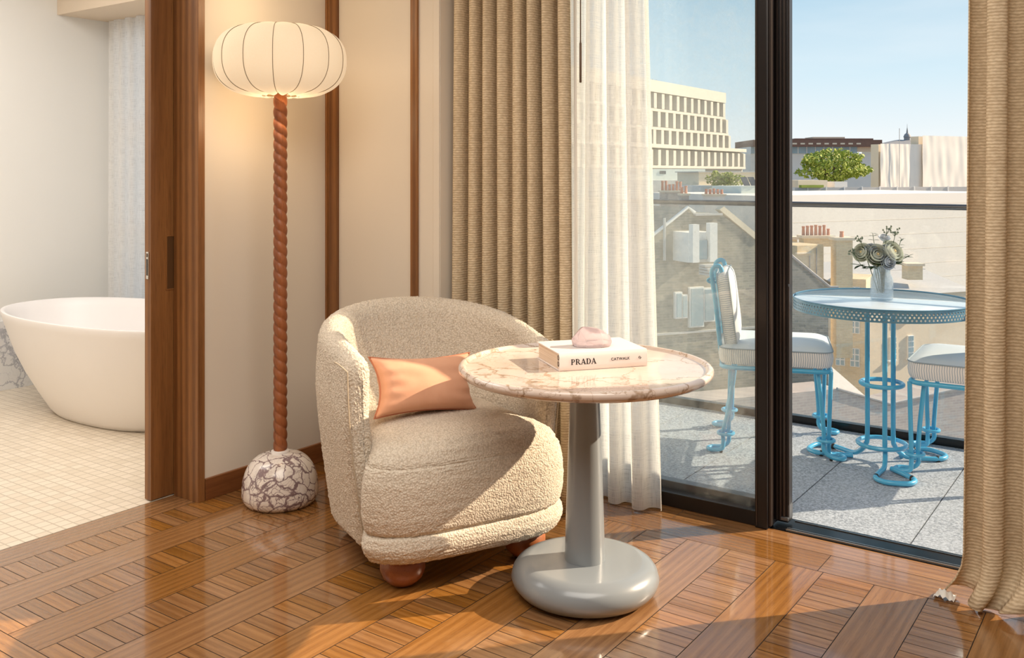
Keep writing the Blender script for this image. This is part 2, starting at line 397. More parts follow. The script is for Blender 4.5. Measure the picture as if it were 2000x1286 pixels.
# parquet floor
P0 = -3.04; PW = .1533; YF0, YF1 = 1.278, 2.954
fl = MB()
def board(x0, x1, y0, y1, along, tn=None):
    g = .0012; x0 += g; x1 -= g; y0 += g; y1 -= g
    if x1 <= x0 or y1 <= y0: return
    b = len(fl.v); fl.v += [(x0, y0, 0), (x1, y0, 0), (x1, y1, 0), (x0, y1, 0)]
    ou, ov = random.random() * 60, random.random() * 60
    if along == 'y': q = [(y0, x0), (y0, x1), (y1, x1), (y1, x0)]
    else: q = [(x0, y0), (x1, y0), (x1, y1), (x0, y1)]
    fl.face((b, b + 1, b + 2, b + 3), [(p + ou, r + ov) for p, r in q])
    tn = random.random() if tn is None else tn
    fl.tone[len(fl.f) - 1] = (tn, random.random(), random.random(), 1)
def field(y0, y1):
    k = -1
    while P0 + k * PW < 2.5:
        xa, xb = P0 + k * PW, P0 + (k + 1) * PW
        if k == -1: xa = -3.175
        if k % 2:
            board(xa, xb, y0, y1, 'y', .35 + .4 * random.random())
        else:
            n = round((y1 - y0) / .0516)
            for j in range(n): board(xa, xb, y0 + (y1 - y0) * j / n, y0 + (y1 - y0) * (j + 1) / n, 'x')
        k += 1
field(YF0, YF1)
for a, b in ((1.224, 1.278), (1.07, 1.224)):
    x = -3.175
    while x < 2.5:
        x2 = min(2.5, x + .7 + random.random() * .6); board(x, x2, a, b, 'x'); x = x2
field(-.6, 1.07)
for a, b in ((2.954, 3.10), (3.10, 3.215)):
    x = -3.03 + random.random() * .4 - .4
    x = max(x, -3.03)
    while x < 2.5:
        x2 = min(2.5, x + .9 + random.random() * .7); board(x, x2, a, b, 'x'); x = x2
b = len(fl.v); fl.v += [(-3.175, -2.5, -.0012), (2.5, -2.5, -.0012), (2.5, 3.215, -.0012), (-3.175, 3.215, -.0012)]
fl.mi = 1; fl.face((b, b + 1, b + 2, b + 3))
fl.box(-3.175, 2.5, -2.5, 3.215, -.1, -.0016)
struct(fl.build('floor', ['parquet', 'groove'], smooth=False))
struct(MB().box(-3.60, 2.6, -2.6, 3.35, 2.7, 2.8).build('ceiling', 'ceiling', smooth=False))

def sbox(name, m, *bx, bevel=0, parent=None):
    o = MB().box(*bx).build(name, m, parent, bevel=bevel, smooth=False); return struct(o) if not parent else o
sbox('wall_left', 'wall', -3.155, XW, 2.236, 3.30, 0, 2.7)
sbox('wall_left_inner', 'bath_wall', -3.32, -3.235, 2.28, 3.24, 0, 2.7)
sbox('wall_left_near', 'wall', -3.32, XW, -2.6, .95, 0, 2.7)
sbox('wall_corner', 'wall', XW, -2.39, YN, 3.30, 0, 2.7)
sbox('wall_right', 'wall', 2.5, 2.6, -2.6, 3.35, 0, 2.7)
sbox('wall_back', 'wall', -3.32, 2.5, -2.6, -2.5, 0, 2.7)
sbox('wall_window_side', 'wall', .9, 2.5, YG, 3.35, 0, 2.7)
sbox('wall_window_head', 'wall', -2.39, .9, 3.17, 3.35, 2.5, 2.7)

# oak trims and baseboards
sbox('trim_1', 'oak', XW, XW + .012, 2.866, YN - .0005, 0, 2.7, bevel=.001)
sbox('trim_2', 'oak', XW + .012, -2.962, YN - .014, YN, 0, 2.7, bevel=.001)
sbox('trim_3', 'oak', -2.541, -2.505, YN - .012, YN, 0, 2.7, bevel=.001)
sbox('trim_4', 'wall', -2.425, -2.393, YN - .006, YN, 0, 2.7, bevel=.002)
sbox('baseboard_left', 'oak_y', XW, XW + .014, 2.238, 2.866, 0, .082, bevel=.002)
sbox('baseboard_corner', 'oak_x', -2.962, -2.541, YN - .014, YN, 0, .082, bevel=.002)

# pocket door jamb
sbox('trim_5', 'oak', -3.170, -3.018, 2.205, 2.2355, 0, 2.7, bevel=.0015)
# sliding door leaf
d = MB().box(-3.217, -3.177, 2.11, 3.05, .004, 2.65).build('door_1', 'oak', smooth=False, bevel=.0012)
struct(d)
hp = MB(); hp.box(-3.1775, -3.1755, 2.178, 2.214, .805, 1.008)
pl = hp.build('door_pull', 'pullwood', d, bevel=.0008); pl['label'] = 'recessed dark pull in the oak leaf'
ring = MB()
for q in ((2.174, 2.178, .801, 1.012), (2.214, 2.218, .801, 1.012)): ring.box(-3.1775, -3.1735, *q)
ring.box(-3.1775, -3.1735, 2.178, 2.214, .801, .805).box(-3.1775, -3.1735, 2.178, 2.214, 1.008, 1.012)
ring.build('pull_surround', 'oak', d)
lt = MB().box(-3.206, -3.190, 2.1075, 2.1105, .848, .952).build('latch_plate', 'chrome', d, bevel=.0006); lt['label'] = 'bright steel latch plate'
lt2 = MB().box(-3.202, -3.194, 2.1068, 2.108, .862, .925).build('latch_slot', 'groove', lt)
sm = MB().box(-3.201, -3.195, 2.1062, 2.1082, .932, .946).build('latch_screw', 'bronze', lt)

# ------------------------------------------------------------------ bathroom
sbox('floor_bathroom', 'mosaic', -5.6, -3.178, -.2, 3.55, -.1, 0.0)
sbox('ceiling_bathroom', 'bath_wall', -5.7, -3.32, -.2, 3.55, 2.6, 2.7)
sbox('wall_bathroom_far', 'bath_wall', -5.7, -5.52, -.2, 3.55, 0, 2.6)
sbox('wall_bathroom_marble', 'marble_wall', -5.52, -5.505, -.1, 3.42, 0, .40, bevel=.001)
sbox('wall_bathroom_near', 'bath_wall', -5.6, -3.32, -.3, -.2, 0, 2.6)
struct(MB().box(-5.52, -5.40, 3.42, 3.55, 0, 2.6).box(-3.50, -3.32, 3.24, 3.55, 0, 2.6).box(-5.40, -3.50, 3.42, 3.55, 2.25, 2.6)
       .build('wall_bathroom_window', 'bath_wall', smooth=False))
sbox('terrace_sun_blocker', 'bath_wall', -4.1, -3.9, 3.56, 5.6, -.3, 4.4)  # unseen slab, added to block direct sun from the bathroom window
so = MB(); so.box(-5.52, -3.32, 3.03, 3.42, 2.215, 2.6)
struct(so.build('ceiling_soffit', 'soffit', smooth=False))
wf = MB()
for z in (0.02, .92, 1.55, 2.2): wf.box(-5.40, -3.50, 3.46, 3.50, z, z + .05)
for x in (-5.40, -4.75, -4.12, -3.54): wf.box(x, x + .04, 3.46, 3.50, .02, 2.25)
wfr = struct(wf.build('window_2', 'white_trim', smooth=False))
MB().box(-5.38, -3.52, 3.477, 3.483, .05, 2.22).build('pane', 'glass', wfr, smooth=False)

# pleated cloth generator: path along +X from x0 to x1
def cloth(name, mat, x0, x1, y, z0, z1, folds, amp, omega=.25, parent=None, seed=0, nx=None, nz=40, drift=0., flare=0., hemfn=None, jit=.35, thick=0):
    rnd = random.Random(seed); nx = nx or int(folds * 22)
    ph = [0.]
    for k in range(int(folds) + 3): ph.append(ph[-1] + 1 + (rnd.random() - .5) * jit)
    am = [1 + (rnd.random() - .5) * .7 for _ in ph]
    def wv(s_):
        k = min(len(ph) - 2, max(0, int(s_ * folds)))
        fr = s_ * folds - k
        return 2 * pi * (k + fr)
    L = x1 - x0; pts = {}; arc = {}
    for j in range(nz + 1):
        tz = j / nz; z = z0 + (z1 - z0) * tz; acc = 0; prev = None
        for i in range(nx + 1):
            s_ = i / nx
            wob = noise.noise((s_ * 5 + seed * 3.1, tz * 1.2, seed)) * .30 + noise.noise((s_ * 14 + seed, tz * 2.5, seed + 5)) * .035
            p = wv(s_) + wob * 3.2
            kf = min(len(am) - 1, int(s_ * folds)); fr = s_ * folds - kf; a_ = am[kf] * (1 - fr) + am[min(kf + 1, len(am) - 1)] * fr
            A = amp * a_ * (1 + flare * (1 - tz))
            yy = y + A * sin(p) + A * .08 * sin(2.3 * p + 1 + 2 * tz)
            xx = x0 + L * s_ + omega * L / folds * sin(2 * p) * .5 + drift * (1 - tz) * (s_ - .5) + wob * L / folds * .35
            zz = z
            if hemfn: xx, yy, zz = hemfn(xx, yy, zz, s_)
            P = Vector((xx, yy, zz)); pts[i, j] = P
            if prev is not None: acc += (P - prev).length
            prev = P; arc[i, j] = acc
    mb = MB(); mb.grid(lambda i, j: pts[i, j], nx + 1, nz + 1, uv=lambda i, j: (arc[i, nz], pts[i, j].z))
    o = mb.build(name, mat, parent, ang=180)
    if thick:
        md = o.modifiers.new('thick', 'SOLIDIFY'); md.thickness = thick
    return o

tag(cloth('sheer_curtain', 'sheer2', -5.46, -3.4, 3.33, .015, 2.212, 17, .017, -.15, seed=11, nz=16),
    'white translucent pleated sheer hanging at the bathroom window behind the tub', 'curtain')

# bathtub
tub = thing('bathtub', (-4.44, 2.79, 0), radians(2), 'white freestanding oval bathtub on the pale mosaic bathroom floor', 'bathtub')
def tubring(a, b, z, n=96, ex=2.25):
    return [(*se(2 * pi * k / n, a, b, ex), z) for k in range(n)]
outer = [(.44, .205, .0), (.47, .23, .004), (.505, .25, .03), (.58, .295, .12), (.66, .34, .22), (.73, .375, .32), (.78, .402, .42), (.817, .418, .495), (.832, .425, .523), (.828, .423, .532)]
inner = [(.820, .415, .534), (.808, .403, .528), (.785, .385, .49), (.74, .35, .38), (.66, .31, .26), (.56, .26, .17), (.42, .19, .14), (.2, .09, .135), (.001, .001, .135)]
r_ = [tubring(*q) for q in outer]
MB().grid(lambda i, j: r_[j][i], 96, len(outer), cu=True).build('shell', 'tubmat', tub, ang=180)
r2 = [tubring(*q) for q in [outer[-1]] + inner]
MB().grid(lambda i, j: r2[j][i], 96, len(r2), cu=True).build('basin', 'tubin', tub, ang=180)

# ------------------------------------------------------------------ glazing
# left glazed panel (fixed, inner track) with its frame, and the sliding leaf parked behind it
wl = struct(MB().box(-2.388, -1.206, 3.205, 3.255, 0, .052).box(-2.388, -1.206, 3.205, 3.255, 2.44, 2.5)
            .box(-2.388, -2.33, 3.205, 3.255, .052, 2.44).build('window_1', 'black_metal', smooth=False, bevel=.002))
MB().box(-2.33, -1.206, 3.2345, 3.2405, .05, 2.44).build('pane', 'glass', wl, smooth=False)
MB().box(-1.206, -1.160, 3.19, 3.255, 0, 2.5).build('stile', 'black_metal', wl, smooth=False, bevel=.004)
MB().box(-1.160, -1.152, 3.205, 3.235, .01, 2.5).box(-1.20, -1.196, 3.187, 3.191, .01, 2.5).build('stile_bead', 'black_metal2', wl, smooth=False)
dl = struct(MB().box(-2.36, -1.11, 3.268, 3.312, .022, .075).box(-2.36, -1.11, 3.268, 3.312, 2.42, 2.49).build('door_2', 'rail', smooth=False, bevel=.002))
MB().box(-2.36, -1.16, 3.287, 3.293, .07, 2.43).build('pane', 'glass', dl, smooth=False)
MB().box(-1.168, -1.112, 3.266, 3.314, .012, 2.49).build('stile', 'black_metal', dl, smooth=False, bevel=.003)
ri = MB()
for k in range(3): ri.box(-1.152 + k * .013, -1.146 + k * .013, 3.258, 3.267, .02, 2.49)
ri.build('stile_rib', 'black_metal2', dl, smooth=False)
MB().box(-1.113, -1.109, 3.27, 3.276, .03, .85).box(-1.113, -1.108, 3.27, 3.276, .86, 2.3).build('edge_strip', 'black_metal2', dl, smooth=False)
MB().box(-1.135, -1.108, 3.252, 3.266, .022, .034).build('stop_block', 'rail', dl, smooth=False, bevel=.002)
# floor track across the open half
tk = MB().box(-1.16, 1.0, 3.216, 3.345, -.02, .002)
tko = struct(tk.build('trim_6', 'track', smooth=False))
tr_ = MB()
for y in (3.222, 3.236, 3.318): tr_.box(-1.105, 1.0, y, y + .004, .002, .007)
tr_.build('track_rib', 'alu', tko, smooth=False)
MB().box(-1.105, 1.0, 3.242, 3.314, .0015, .004).build('track_bed', 'track', tko, smooth=False)
struct(MB().box(-2.388, .9, 3.2, 3.345, 2.5, 2.502).build('trim_7', 'black_metal', smooth=False))

# ------------------------------------------------------------------ interior curtains
def lhem(x, y, z, s_): return x, y, z
c1 = cloth('drape', 'curtain', -2.38, -1.835, 2.962, .004, 2.69, 8, .043, -.24, seed=3, drift=.05, nz=40, jit=.9)
tag(c1, 'oatmeal slubbed curtain in tight folds behind the armchair, left of the sheer', 'curtain', 'heavy oatmeal curtains')
md = c1.modifiers.new('thick', 'SOLIDIFY'); md.thickness = .004
ln = cloth('lining_edge', 'lining', -1.815, -1.797, 2.962, .004, 2.69, 1, .020, .1, seed=4, nx=8, parent=c1)
sh = cloth('sheer_curtain', 'sheer', -1.95, -1.615, 3.118, .006, 2.69, 4.5, .028, -.2, seed=6, drift=.15, nz=40, jit=.5)
tag(sh, 'white see-through linen sheer pulled aside at the left glass pane beside the oatmeal curtain', 'curtain')
def rhem(x, y, z, s_):
    if z < .14:
        k = (1 - z / .14) ** 2
        x += k * (-.05 * (1 - s_) + .018 * sin(s_ * 40)); y += k * (-.045 + .03 * sin(s_ * 33 + 1))
        z = max(.004, z - .0 + .014 * k * (1 + sin(s_ * 47)))
    return x, y, z
c2 = cloth('drape', 'curtain', -.475, .62, 3.0, .004, 2.69, 11, .050, -.24, seed=9, drift=.05, nz=60, hemfn=rhem, jit=.5)
tag(c2, 'oatmeal slubbed curtain at the right edge, its hem puddling on the parquet', 'curtain', 'heavy oatmeal curtains')
md = c2.modifiers.new('thick', 'SOLIDIFY'); md.thickness = .004
lf = MB()
def lfp(i, j):
    a = i / 14; b_ = j / 8
    x = -.575 + a * .055; y = 2.955 + b_ * .05 + .006 * sin(a * 9); z = .004 + .020 * sin(pi * min(1, a * 1.1)) * (.55 + .45 * sin(b_ * pi)) + .004 * sin(a * 22 + b_ * 5)
    return x, y, max(.003, z)
lf.grid(lfp, 15, 9)
lo_ = lf.build('turned_lining', 'lining', c2, ang=180); lo_['label'] = 'white lining turned out at the hem corner'
wd = thing('curtain_wand', (-1.838, 3.05, 1.597), 0, 'thin dark bronze curtain wand hanging in front of the sheer', 'curtain wand')
MB().tube([(0, 0, .15), (0, 0, 1.09)], .0026, 8).build('rod', 'bronze', wd)
MB().lathe([(.001, 0), (.0045, .001), (.0045, .15), (.003, .154), (.0028, .16)], 14).build('grip', 'bronze', wd)

# ------------------------------------------------------------------ floor lamp
lamp = thing('floor_lamp', (-2.776, 2.396, 0), 0, 'tall floor lamp with pumpkin-shaped cream shade on a twisted wooden pole and marble foot', 'lamp')
prof = []
for k in range(25):
    a = k / 24 * pi / 2
    prof.append((.143 * max(.0, cos(a)) ** .62 if k < 24 else .001, .045 + .145 * sin(a) ** .95))
prof = [(.115, 0), (.128, .004), (.138, .018), (.143, .035)] + prof
bs = MB().lathe(prof, 72).build('base', 'marble_base', lamp, ang=180); bs['label'] = 'domed white marble foot with dark purple-grey veins'
MB().lathe([(.034, .176), (.036, .186), (.034, .196), (.026, .199)], 40).build('collar', 'tubmat', lamp)
def pole(i, j):
    z = .195 + (1.575 - .195) * j / 520; th = 2 * pi * i / 36
    tw = 2 * pi * z / .082
    lob = abs(sin((th * 2 + tw * 2) / 2)) ** .6
    r = .0205 + .0058 * lob
    return r * cos(th), r * sin(th), z
MB().grid(pole, 36, 521, cu=True).build('pole', 'turned', lamp, ang=180)
# shade
t = NT('glowing_shade_fabric'); v = t.coord()
wv_ = t.noise(t.coord(scale=(1, 1, 1)), 330, 2, .6)
zz = t.n('SeparateXYZ', {0: v}).outputs[2]
c = t.mix(t.ramp(wv_, [(.35, 0), (.7, 1)]), (1.0, .71, .43), (1.0, .77, .52))
em = t.n('Emission', {'Color': c, 'Strength': .45})
df = t.n('BsdfDiffuse', {'Color': (.45, .38, .28)})
t.surf(t.n('AddShader', {0: em.outputs[0], 1: df.outputs[0]}).outputs[0]); M['shade'] = t.m
NR = 14; off = radians(35.27 - 90 + 7.6)
def shade(i, j):
    a = j / 40; ph = -pi / 2 + a * pi
    cx = cos(ph); zz = sin(ph)
    th = 2 * pi * i / (NR * 10); seg = (th * NR / (2 * pi)) % 1
    bulge = 1 + .030 * (sin(pi * seg) ** .8) * (cx ** .6 if cx > 0 else 0) - .012
    r = .075 + .170 * (max(cx, 0) ** .74)
    z = 1.682 + .128 * spow(zz, .85) + (-.010 if zz < -.3 else .004) * sin(pi * seg) * (1 - cx)
    r *= bulge
    return r * cos(th + off), r * sin(th + off), z
MB().grid(shade, NR * 10, 41, cu=True).build('shade', 'shade', lamp, ang=180)
M['rib'] = plain('shade_rib_tape', (.20, .145, .085), .8)
for k in range(NR):
    th = 2 * pi * k / NR + off; pts = []
    for j in range(37):
        ph = -pi / 2 + j / 36 * pi; cx = max(0, cos(ph))
        r = (.075 + .170 * cx ** .74) * .989 + .0018; pts.append((r * cos(th), r * sin(th), 1.682 + .129 * spow(sin(ph), .85)))
    MB().tube(pts, .0012, 5).build('rib', 'rib', lamp)
MB().lathe([(.075, 1.550), (.077, 1.554), (.075, 1.558)], 48, cap=False).build('rim_ring', 'rib', lamp)
MB().lathe([(.001, 1.56), (.073, 1.562), (.073, 1.566), (.001, 1.566)], 48).build('diffuser', 'shade', lamp)
pl_ = bpy.data.lights.new('lamp_glow', 'POINT'); pl_.energy = 3; pl_.color = (1, .70, .40); pl_.shadow_soft_size = .07
po = bpy.data.objects.new('lamp_glow', pl_); COL.objects.link(po); po.location = (0, 0, 1.48); po.parent = lamp
pl2 = bpy.data.lights.new('lamp_uplight', 'POINT'); pl2.energy = 1.6; pl2.color = (1, .72, .42); pl2.shadow_soft_size = .07
po = bpy.data.objects.new('lamp_uplight', pl2); COL.objects.link(po); po.location = (0, 0, 1.93); po.parent = lamp

# ------------------------------------------------------------------ armchair
arm = thing('armchair', (-2.056, 2.436, 0), radians(64.8), 'cream bouclé tub armchair on round wooden feet between the lamp and the marble table', 'armchair')
clouds = bpy.data.textures.new('boucle_curls', 'CLOUDS'); clouds.noise_scale = .0065; clouds.noise_depth = 1; clouds.noise_type = 'HARD_NOISE'
def fluff(o, lv, st=.006):
    md = o.modifiers.new('smooth', 'SUBSURF'); md.levels = lv; md.render_levels = lv
    md = o.modifiers.new('curls', 'DISPLACE'); md.texture = clouds; md.texture_coords = 'LOCAL'; md.strength = st; md.mid_level = .35
# shell of arms and back
def plan(s_):      # s_ in 0..1 from left arm front round the back to the right arm front -> point, outward normal, backness
    La = .17; Lc = 1.12; T = 2 * La + Lc; d_ = s_ * T
    hw, dp = .324, .325
    if d_ < La: return Vector((-hw, -.185 + d_)), Vector((-1, 0)), 0
    if d_ > La + Lc: return Vector((hw, -.185 + (T - d_))), Vector((1, 0)), 0
    a = pi - (d_ - La) / Lc * pi
    x, y = hw * spow(cos(a), .92), -.015 + dp * spow(sin(a), .88)
    nrm_ = Vector((cos(a) / hw, sin(a) / dp)).normalized()
    return Vector((x, y)), nrm_, sin(a)
NS, NRg = 110, 72
def top_z(s_):
    a = abs(s_ - .5) * 2
    return .795 - .105 * (a ** 1.7)
def shell(i, j):
    # j across stations incl. rounded ends, i around the section
    E_ = 7
    if j < E_: ea = (1 - j / E_) * pi / 2; s_ = 0; sg = -1
    elif j >= NS - E_: ea = (j - (NS - 1 - E_)) / E_ * pi / 2; s_ = 1; sg = 1
    else: ea = 0; s_ = (j - E_) / (NS - 1 - 2 * E_); sg = 0
    p, n_, bk = plan(s_)
    if ea:
        p = p + Vector((0, -1)) * .042 * sin(ea)
    k = max(.02, cos(ea)); tz = top_z(s_) - .055 * (1 - cos(ea)); bz = .105 + .05 * (1 - cos(ea))
    hN = .048 * k ** .7
    a = 2 * pi * i / NRg
    cn, cz = spow(cos(a), .62), sin(a)
    mid = (tz + bz) / 2; hh_ = (tz - bz) / 2
    R_ = .055
    # rounded-rectangle like section: parallel sides with round top
    q = spow(sin(a), .35)
    z = mid + hh_ * q
    frac = (z - bz) / (tz - bz)
    off_ = hN * cn
    edge = 1.0
    if z > tz - R_: edge = sqrt(max(0, 1 - ((z - (tz - R_)) / R_) ** 2))
    if z < bz + .03: edge = sqrt(max(0, 1 - ((bz + .03 - z) / .03) ** 2))
    off_ = hN * (1 if cos(a) > 0 else -1) * max(edge, 0) if abs(cos(a)) > .02 else 0
    lean = -.035 + .055 * min(1, frac * 1.15) - .02 * max(0, frac - .75)
    off2 = off_ + lean
    if cos(a) < 0:     # inner face: padded lumbar towards the seat
        off2 -= (bk ** 1.5) * .15 * max(0, 1 - max(0, z - .30) / .46) * min(1, edge + .001) + .012 * (1 - abs(2 * frac - 1))
    return p.x + n_.x * off2, p.y + n_.y * off2, z
def sec_angles():
    # redistribute ring samples evenly along height of the tall section
    out = []
    n4 = NRg // 2
    for k in range(NRg):
        out.append(k)
    return out
# explicit section sampling: outer side up, over the top, inner side down, under the bottom
def section(j):
    E_ = 8
    if j < E_: ea = (1 - j / E_) * pi / 2; s_ = 0
    elif j >= NS - E_: ea = (j - (NS - 1 - E_)) / E_ * pi / 2; s_ = 1
    else: ea = 0; s_ = (j - E_) / (NS - 1 - 2 * E_)
    p, n_, bk = plan(s_)
    if ea: p = p + Vector((0, -1)) * .032 * sin(ea)
    k = max(.0, cos(ea)); tz = top_z(s_) - .06 * (1 - k); bz = .10 + .06 * (1 - k)
    hN = (.050 - .013 * (1 - bk)) * max(.04, k); rt = min(.05, .05); rb = .03
    P = []
    def pad(z): return (bk ** 1.3) * .15 * max(0, 1 - max(0, z - .34) / .44) + .010 * sin(pi * max(0, min(1, (z - bz) / (tz - bz))))
    def lean(z):
        f_ = (z - bz) / (tz - bz); return -.034 + .060 * sin(min(1, f_ * 1.05) * pi / 2) - .018 * max(0, f_ - .7) / .3
    for q in range(24):            # outer, upwards
        z = bz + rb + (tz - rt - bz - rb) * q / 24; P.append((hN + lean(z), z))
    for q in range(12):            # top
        a = q / 12 * pi; z = tz - rt + rt * sin(a); P.append((hN * cos(a) + lean(z) - (pad(z) if a > pi / 2 else 0) * (1 if a > pi / 2 else 0) * min(1, (a - pi / 2) / .8), z))
    for q in range(24):            # inner, downwards
        z = tz - rt - (tz - rt - bz - rb) * q / 24; P.append((-hN + lean(z) - pad(z), z))
    pb = pad(bz + rb)
    for q in range(12):
        a = pi + q / 12 * pi; z = bz + rb + rb * sin(a); c_ = cos(a)
        P.append((hN * c_ + lean(bz + rb) - pb * (.5 - .5 * c_), z))
    return [(p.x + n_.x * o_, p.y + n_.y * o_, z) for o_, z in P]
secs = [section(j) for j in range(NS)]
sb = MB().grid(lambda i, j: secs[j][i], 72, NS, cu=True)
sb.face([i for i in range(72)]); sb.face([(NS - 1) * 72 + i for i in range(72)][::-1])
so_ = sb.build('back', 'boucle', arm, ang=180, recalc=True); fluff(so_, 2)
# seat block
def seat(profile, name, hw=.370, y0=-.405, y1=.24, n=120, ex=4.0):
    cy = (y0 + y1) / 2; hb = (y1 - y0) / 2
    def fn(i, j):
        ins, z, dome = profile[j]; th = 2 * pi * i / n
        x, y = se(th, max(.001, hw - ins), max(.001, hb - ins), ex if ins < .2 else 2.6)
        # front bows forward, corners rounder at the front
        if y < 0: y -= .0; x *= 1 - .05 * max(0, (-y / hb - .45)) ** 1.5
        yb = y + cy
        if yb > -.30: x *= 1 - .17 * min(1, (yb + .30) / .10)
        return x - .014, y + cy, z + dome * (1 - (x / hw) ** 2 * .6)
    return MB().grid(fn, n, len(profile), cu=True).build(name, 'boucle', arm, ang=180)
def sweep(pts, m=6):
    out = []
    for k in range(len(pts) - 1):
        for q in range(m):
            out.append(tuple(a + (b - a) * q / m for a, b in zip(pts[k], pts[k + 1])))
    out.append(pts[-1]); return out
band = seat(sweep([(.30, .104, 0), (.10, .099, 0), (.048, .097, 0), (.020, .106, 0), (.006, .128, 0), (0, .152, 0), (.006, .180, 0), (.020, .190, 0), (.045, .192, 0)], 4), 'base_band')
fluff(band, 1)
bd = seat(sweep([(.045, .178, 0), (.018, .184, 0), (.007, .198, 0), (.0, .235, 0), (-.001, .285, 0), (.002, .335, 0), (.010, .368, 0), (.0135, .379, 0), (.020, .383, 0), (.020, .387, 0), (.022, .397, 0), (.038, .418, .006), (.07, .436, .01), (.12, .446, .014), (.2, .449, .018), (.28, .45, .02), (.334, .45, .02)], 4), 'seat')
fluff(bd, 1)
# seams on arm fronts
for sgn in (-1, 1):
    pts = []
    for q in range(40):
        z = .13 + (.655 - .13) * q / 39
        f_ = (z - .1) / .6
        x = -(.322 + (-.034 + .060 * sin(min(1, f_ * 1.05) * pi / 2)) + .030 - (.045 * max(0, (z - .60) / .055) ** 2 * .0))
        pts.append((x * -sgn if sgn > 0 else x, -.2185, z))
    pts = [(abs(p[0]) * sgn, p[1], p[2]) for p in pts]
    for q in range(8): pts.append((sgn * (abs(pts[39][0]) + .002 * q), -.2165 + q * .011, .655 + .012 * sin(q / 8 * pi / 2) * 1.5))
    MB().tube(pts, .0022, 6).build('seam', 'seam', arm)
for (x, y) in ((-.215, -.255), (.215, -.255), (-.19, .20), (.19, .20)):
    f = MB().lathe([(.001, 0), (.022, .0005), (.042, .008), (.060, .025), (.069, .048), (.069, .066), (.062, .088), (.048, .098), (.03, .100)], 40, (x, y, 0))
    f.build('foot', 'foot', arm)

# cushion
cu = thing('cushion', (-2.045, 2.352, .462), radians(64.8), 'small apricot velvet lumbar cushion lying on the armchair seat', 'cushion')
def pil(W_, H_, D_, n=44, m=28):
    def shp(u, v_, side):
        ex = 1 - .17 * (1 - abs(v_) ** 2) * (abs(u) ** 3)      # sides pulled in between the corners
        ey = 1 - .16 * (1 - abs(u) ** 2) * (abs(v_) ** 3)
        x = u * W_ / 2 * ex; y = v_ * H_ / 2 * ey
        k = max(0, (1 - u ** 2)) ** .42 * max(0, (1 - v_ ** 2)) ** .42
        wr = .006 * sin(17 * v_) * (abs(u) ** 3) + .004 * sin(9 * v_ + 4 * u) * (abs(u) ** 2) + .004 * noise.noise((u * 3, v_ * 3, side))
        return x, y, side * D_ / 2 * k + wr * k
    return shp
shp = pil(.365, .195, .135)
pm = MB(); NU, NV = 45, 29
for sd_ in (1, -1):
    pm.grid(lambda i, j: shp(-1 + 2 * i / (NU - 1), -1 + 2 * j / (NV - 1), sd_) if sd_ > 0 else shp(1 - 2 * i / (NU - 1), -1 + 2 * j / (NV - 1), sd_), NU, NV)
T_ = Matrix.Translation((0, -.045, .098)) @ Matrix.Rotation(radians(3), 4, 'Y') @ Matrix.Rotation(radians(68), 4, 'X')
pm.v = [tuple(T_ @ Vector(q)) for q in pm.v]
pm.build('cover', 'velvet', cu, ang=180)
edge = [shp(-1 + 2 * k / 30, -1, 1) for k in range(30)] + [shp(1, -1 + 2 * k / 20, 1) for k in range(20)] + [shp(1 - 2 * k / 30, 1, 1) for k in range(30)] + [shp(-1, 1 - 2 * k / 20, 1) for k in range(20)]
MB().tube([T_ @ Vector(q) for q in edge], .0032, 7, closed=True).build('piping', 'piping', cu)

# ------------------------------------------------------------------ marble side table
TB = (-1.436, 2.408, 0)
tb = thing('side_table', TB, 0, 'round rose marble pedestal table with a grey lacquered foot in front of the armchair', 'table')
MB().lathe([(.001, 0), (.155, 0), (.178, .004), (.200, .014), (.215, .032), (.2205, .050), (.215, .070), (.206, .083), (.193, .092), (.180, .0965), (.172, .098), (.168, .0983), (.160, .0984), (.12, .0984), (.07, .0984), (.001, .0984)], 96).build('base', 'greypaint', tb, ang=60)
MB().lathe([(.060, .098), (.0600, .12), (.056, .25), (.0505, .42), (.045, .56), (.042, .652)], 64, cap=False).build('column', 'greypaint', tb)
MB().lathe([(.001, .646), (.30, .646), (.345, .648), (.362, .652), (.374, .660), (.3785, .668), (.378, .676), (.373, .682), (.366, .6835), (.3605, .681), (.357, .6755), (.352, .6735), (.20, .6732), (.001, .673)], 144).build('top', 'marble_top', tb, ang=50)

# book
BK = Vector((-1.461, 2.303)); bdir = Vector((.617, .787)).normalized(); ang = atan2(bdir.y, bdir.x)
M['paper'] = None
t = NT('book_pages'); v = t.coord(); zz_ = t.n('SeparateXYZ', {0: v}).outputs[2]
ln_ = t.noise(t.n('Mapping', {'Vector': v, 'Scale': (2, 2, 900)}).outputs[0], 1, 2)
t.pbr(t.mix(t.ramp(ln_, [(.35, 0), (.6, 1)]), (.52, .36, .24), (.82, .68, .54)), .8); M['paper'] = t.m
M['cover'] = plain('white_book_cloth', (.74, .67, .64), .38, var=.01)
M['ink'] = plain('black_ink', (.012, .008, .01), .5)
bk_ = thing('book', (BK.x, BK.y, .6736), ang, 'thick white hardback catwalk book lying on the marble table under the pink crystal', 'book')
BL, BW, BH = .279, .205, .052
MB().box(.004, BL - .004, .006, BW - .006, .0035, BH - .0035).build('page_block', 'paper', bk_, smooth=False)
cv = MB().box(0, BL, .0, BW, 0, .0032).box(0, BL, .0, BW, BH - .0032, BH)
cv.build('cover', 'cover', bk_, bevel=.0008)
sp_ = MB(); K = 10
def spn(i, j):
    a = -1 + 2 * i / K; y = -.0035 * (1 - a * a) ** .5 if j in (0, 1) else .0035
    return (0 if j in (0, 3) else BL), (y), BH / 2 + a * (BH / 2)
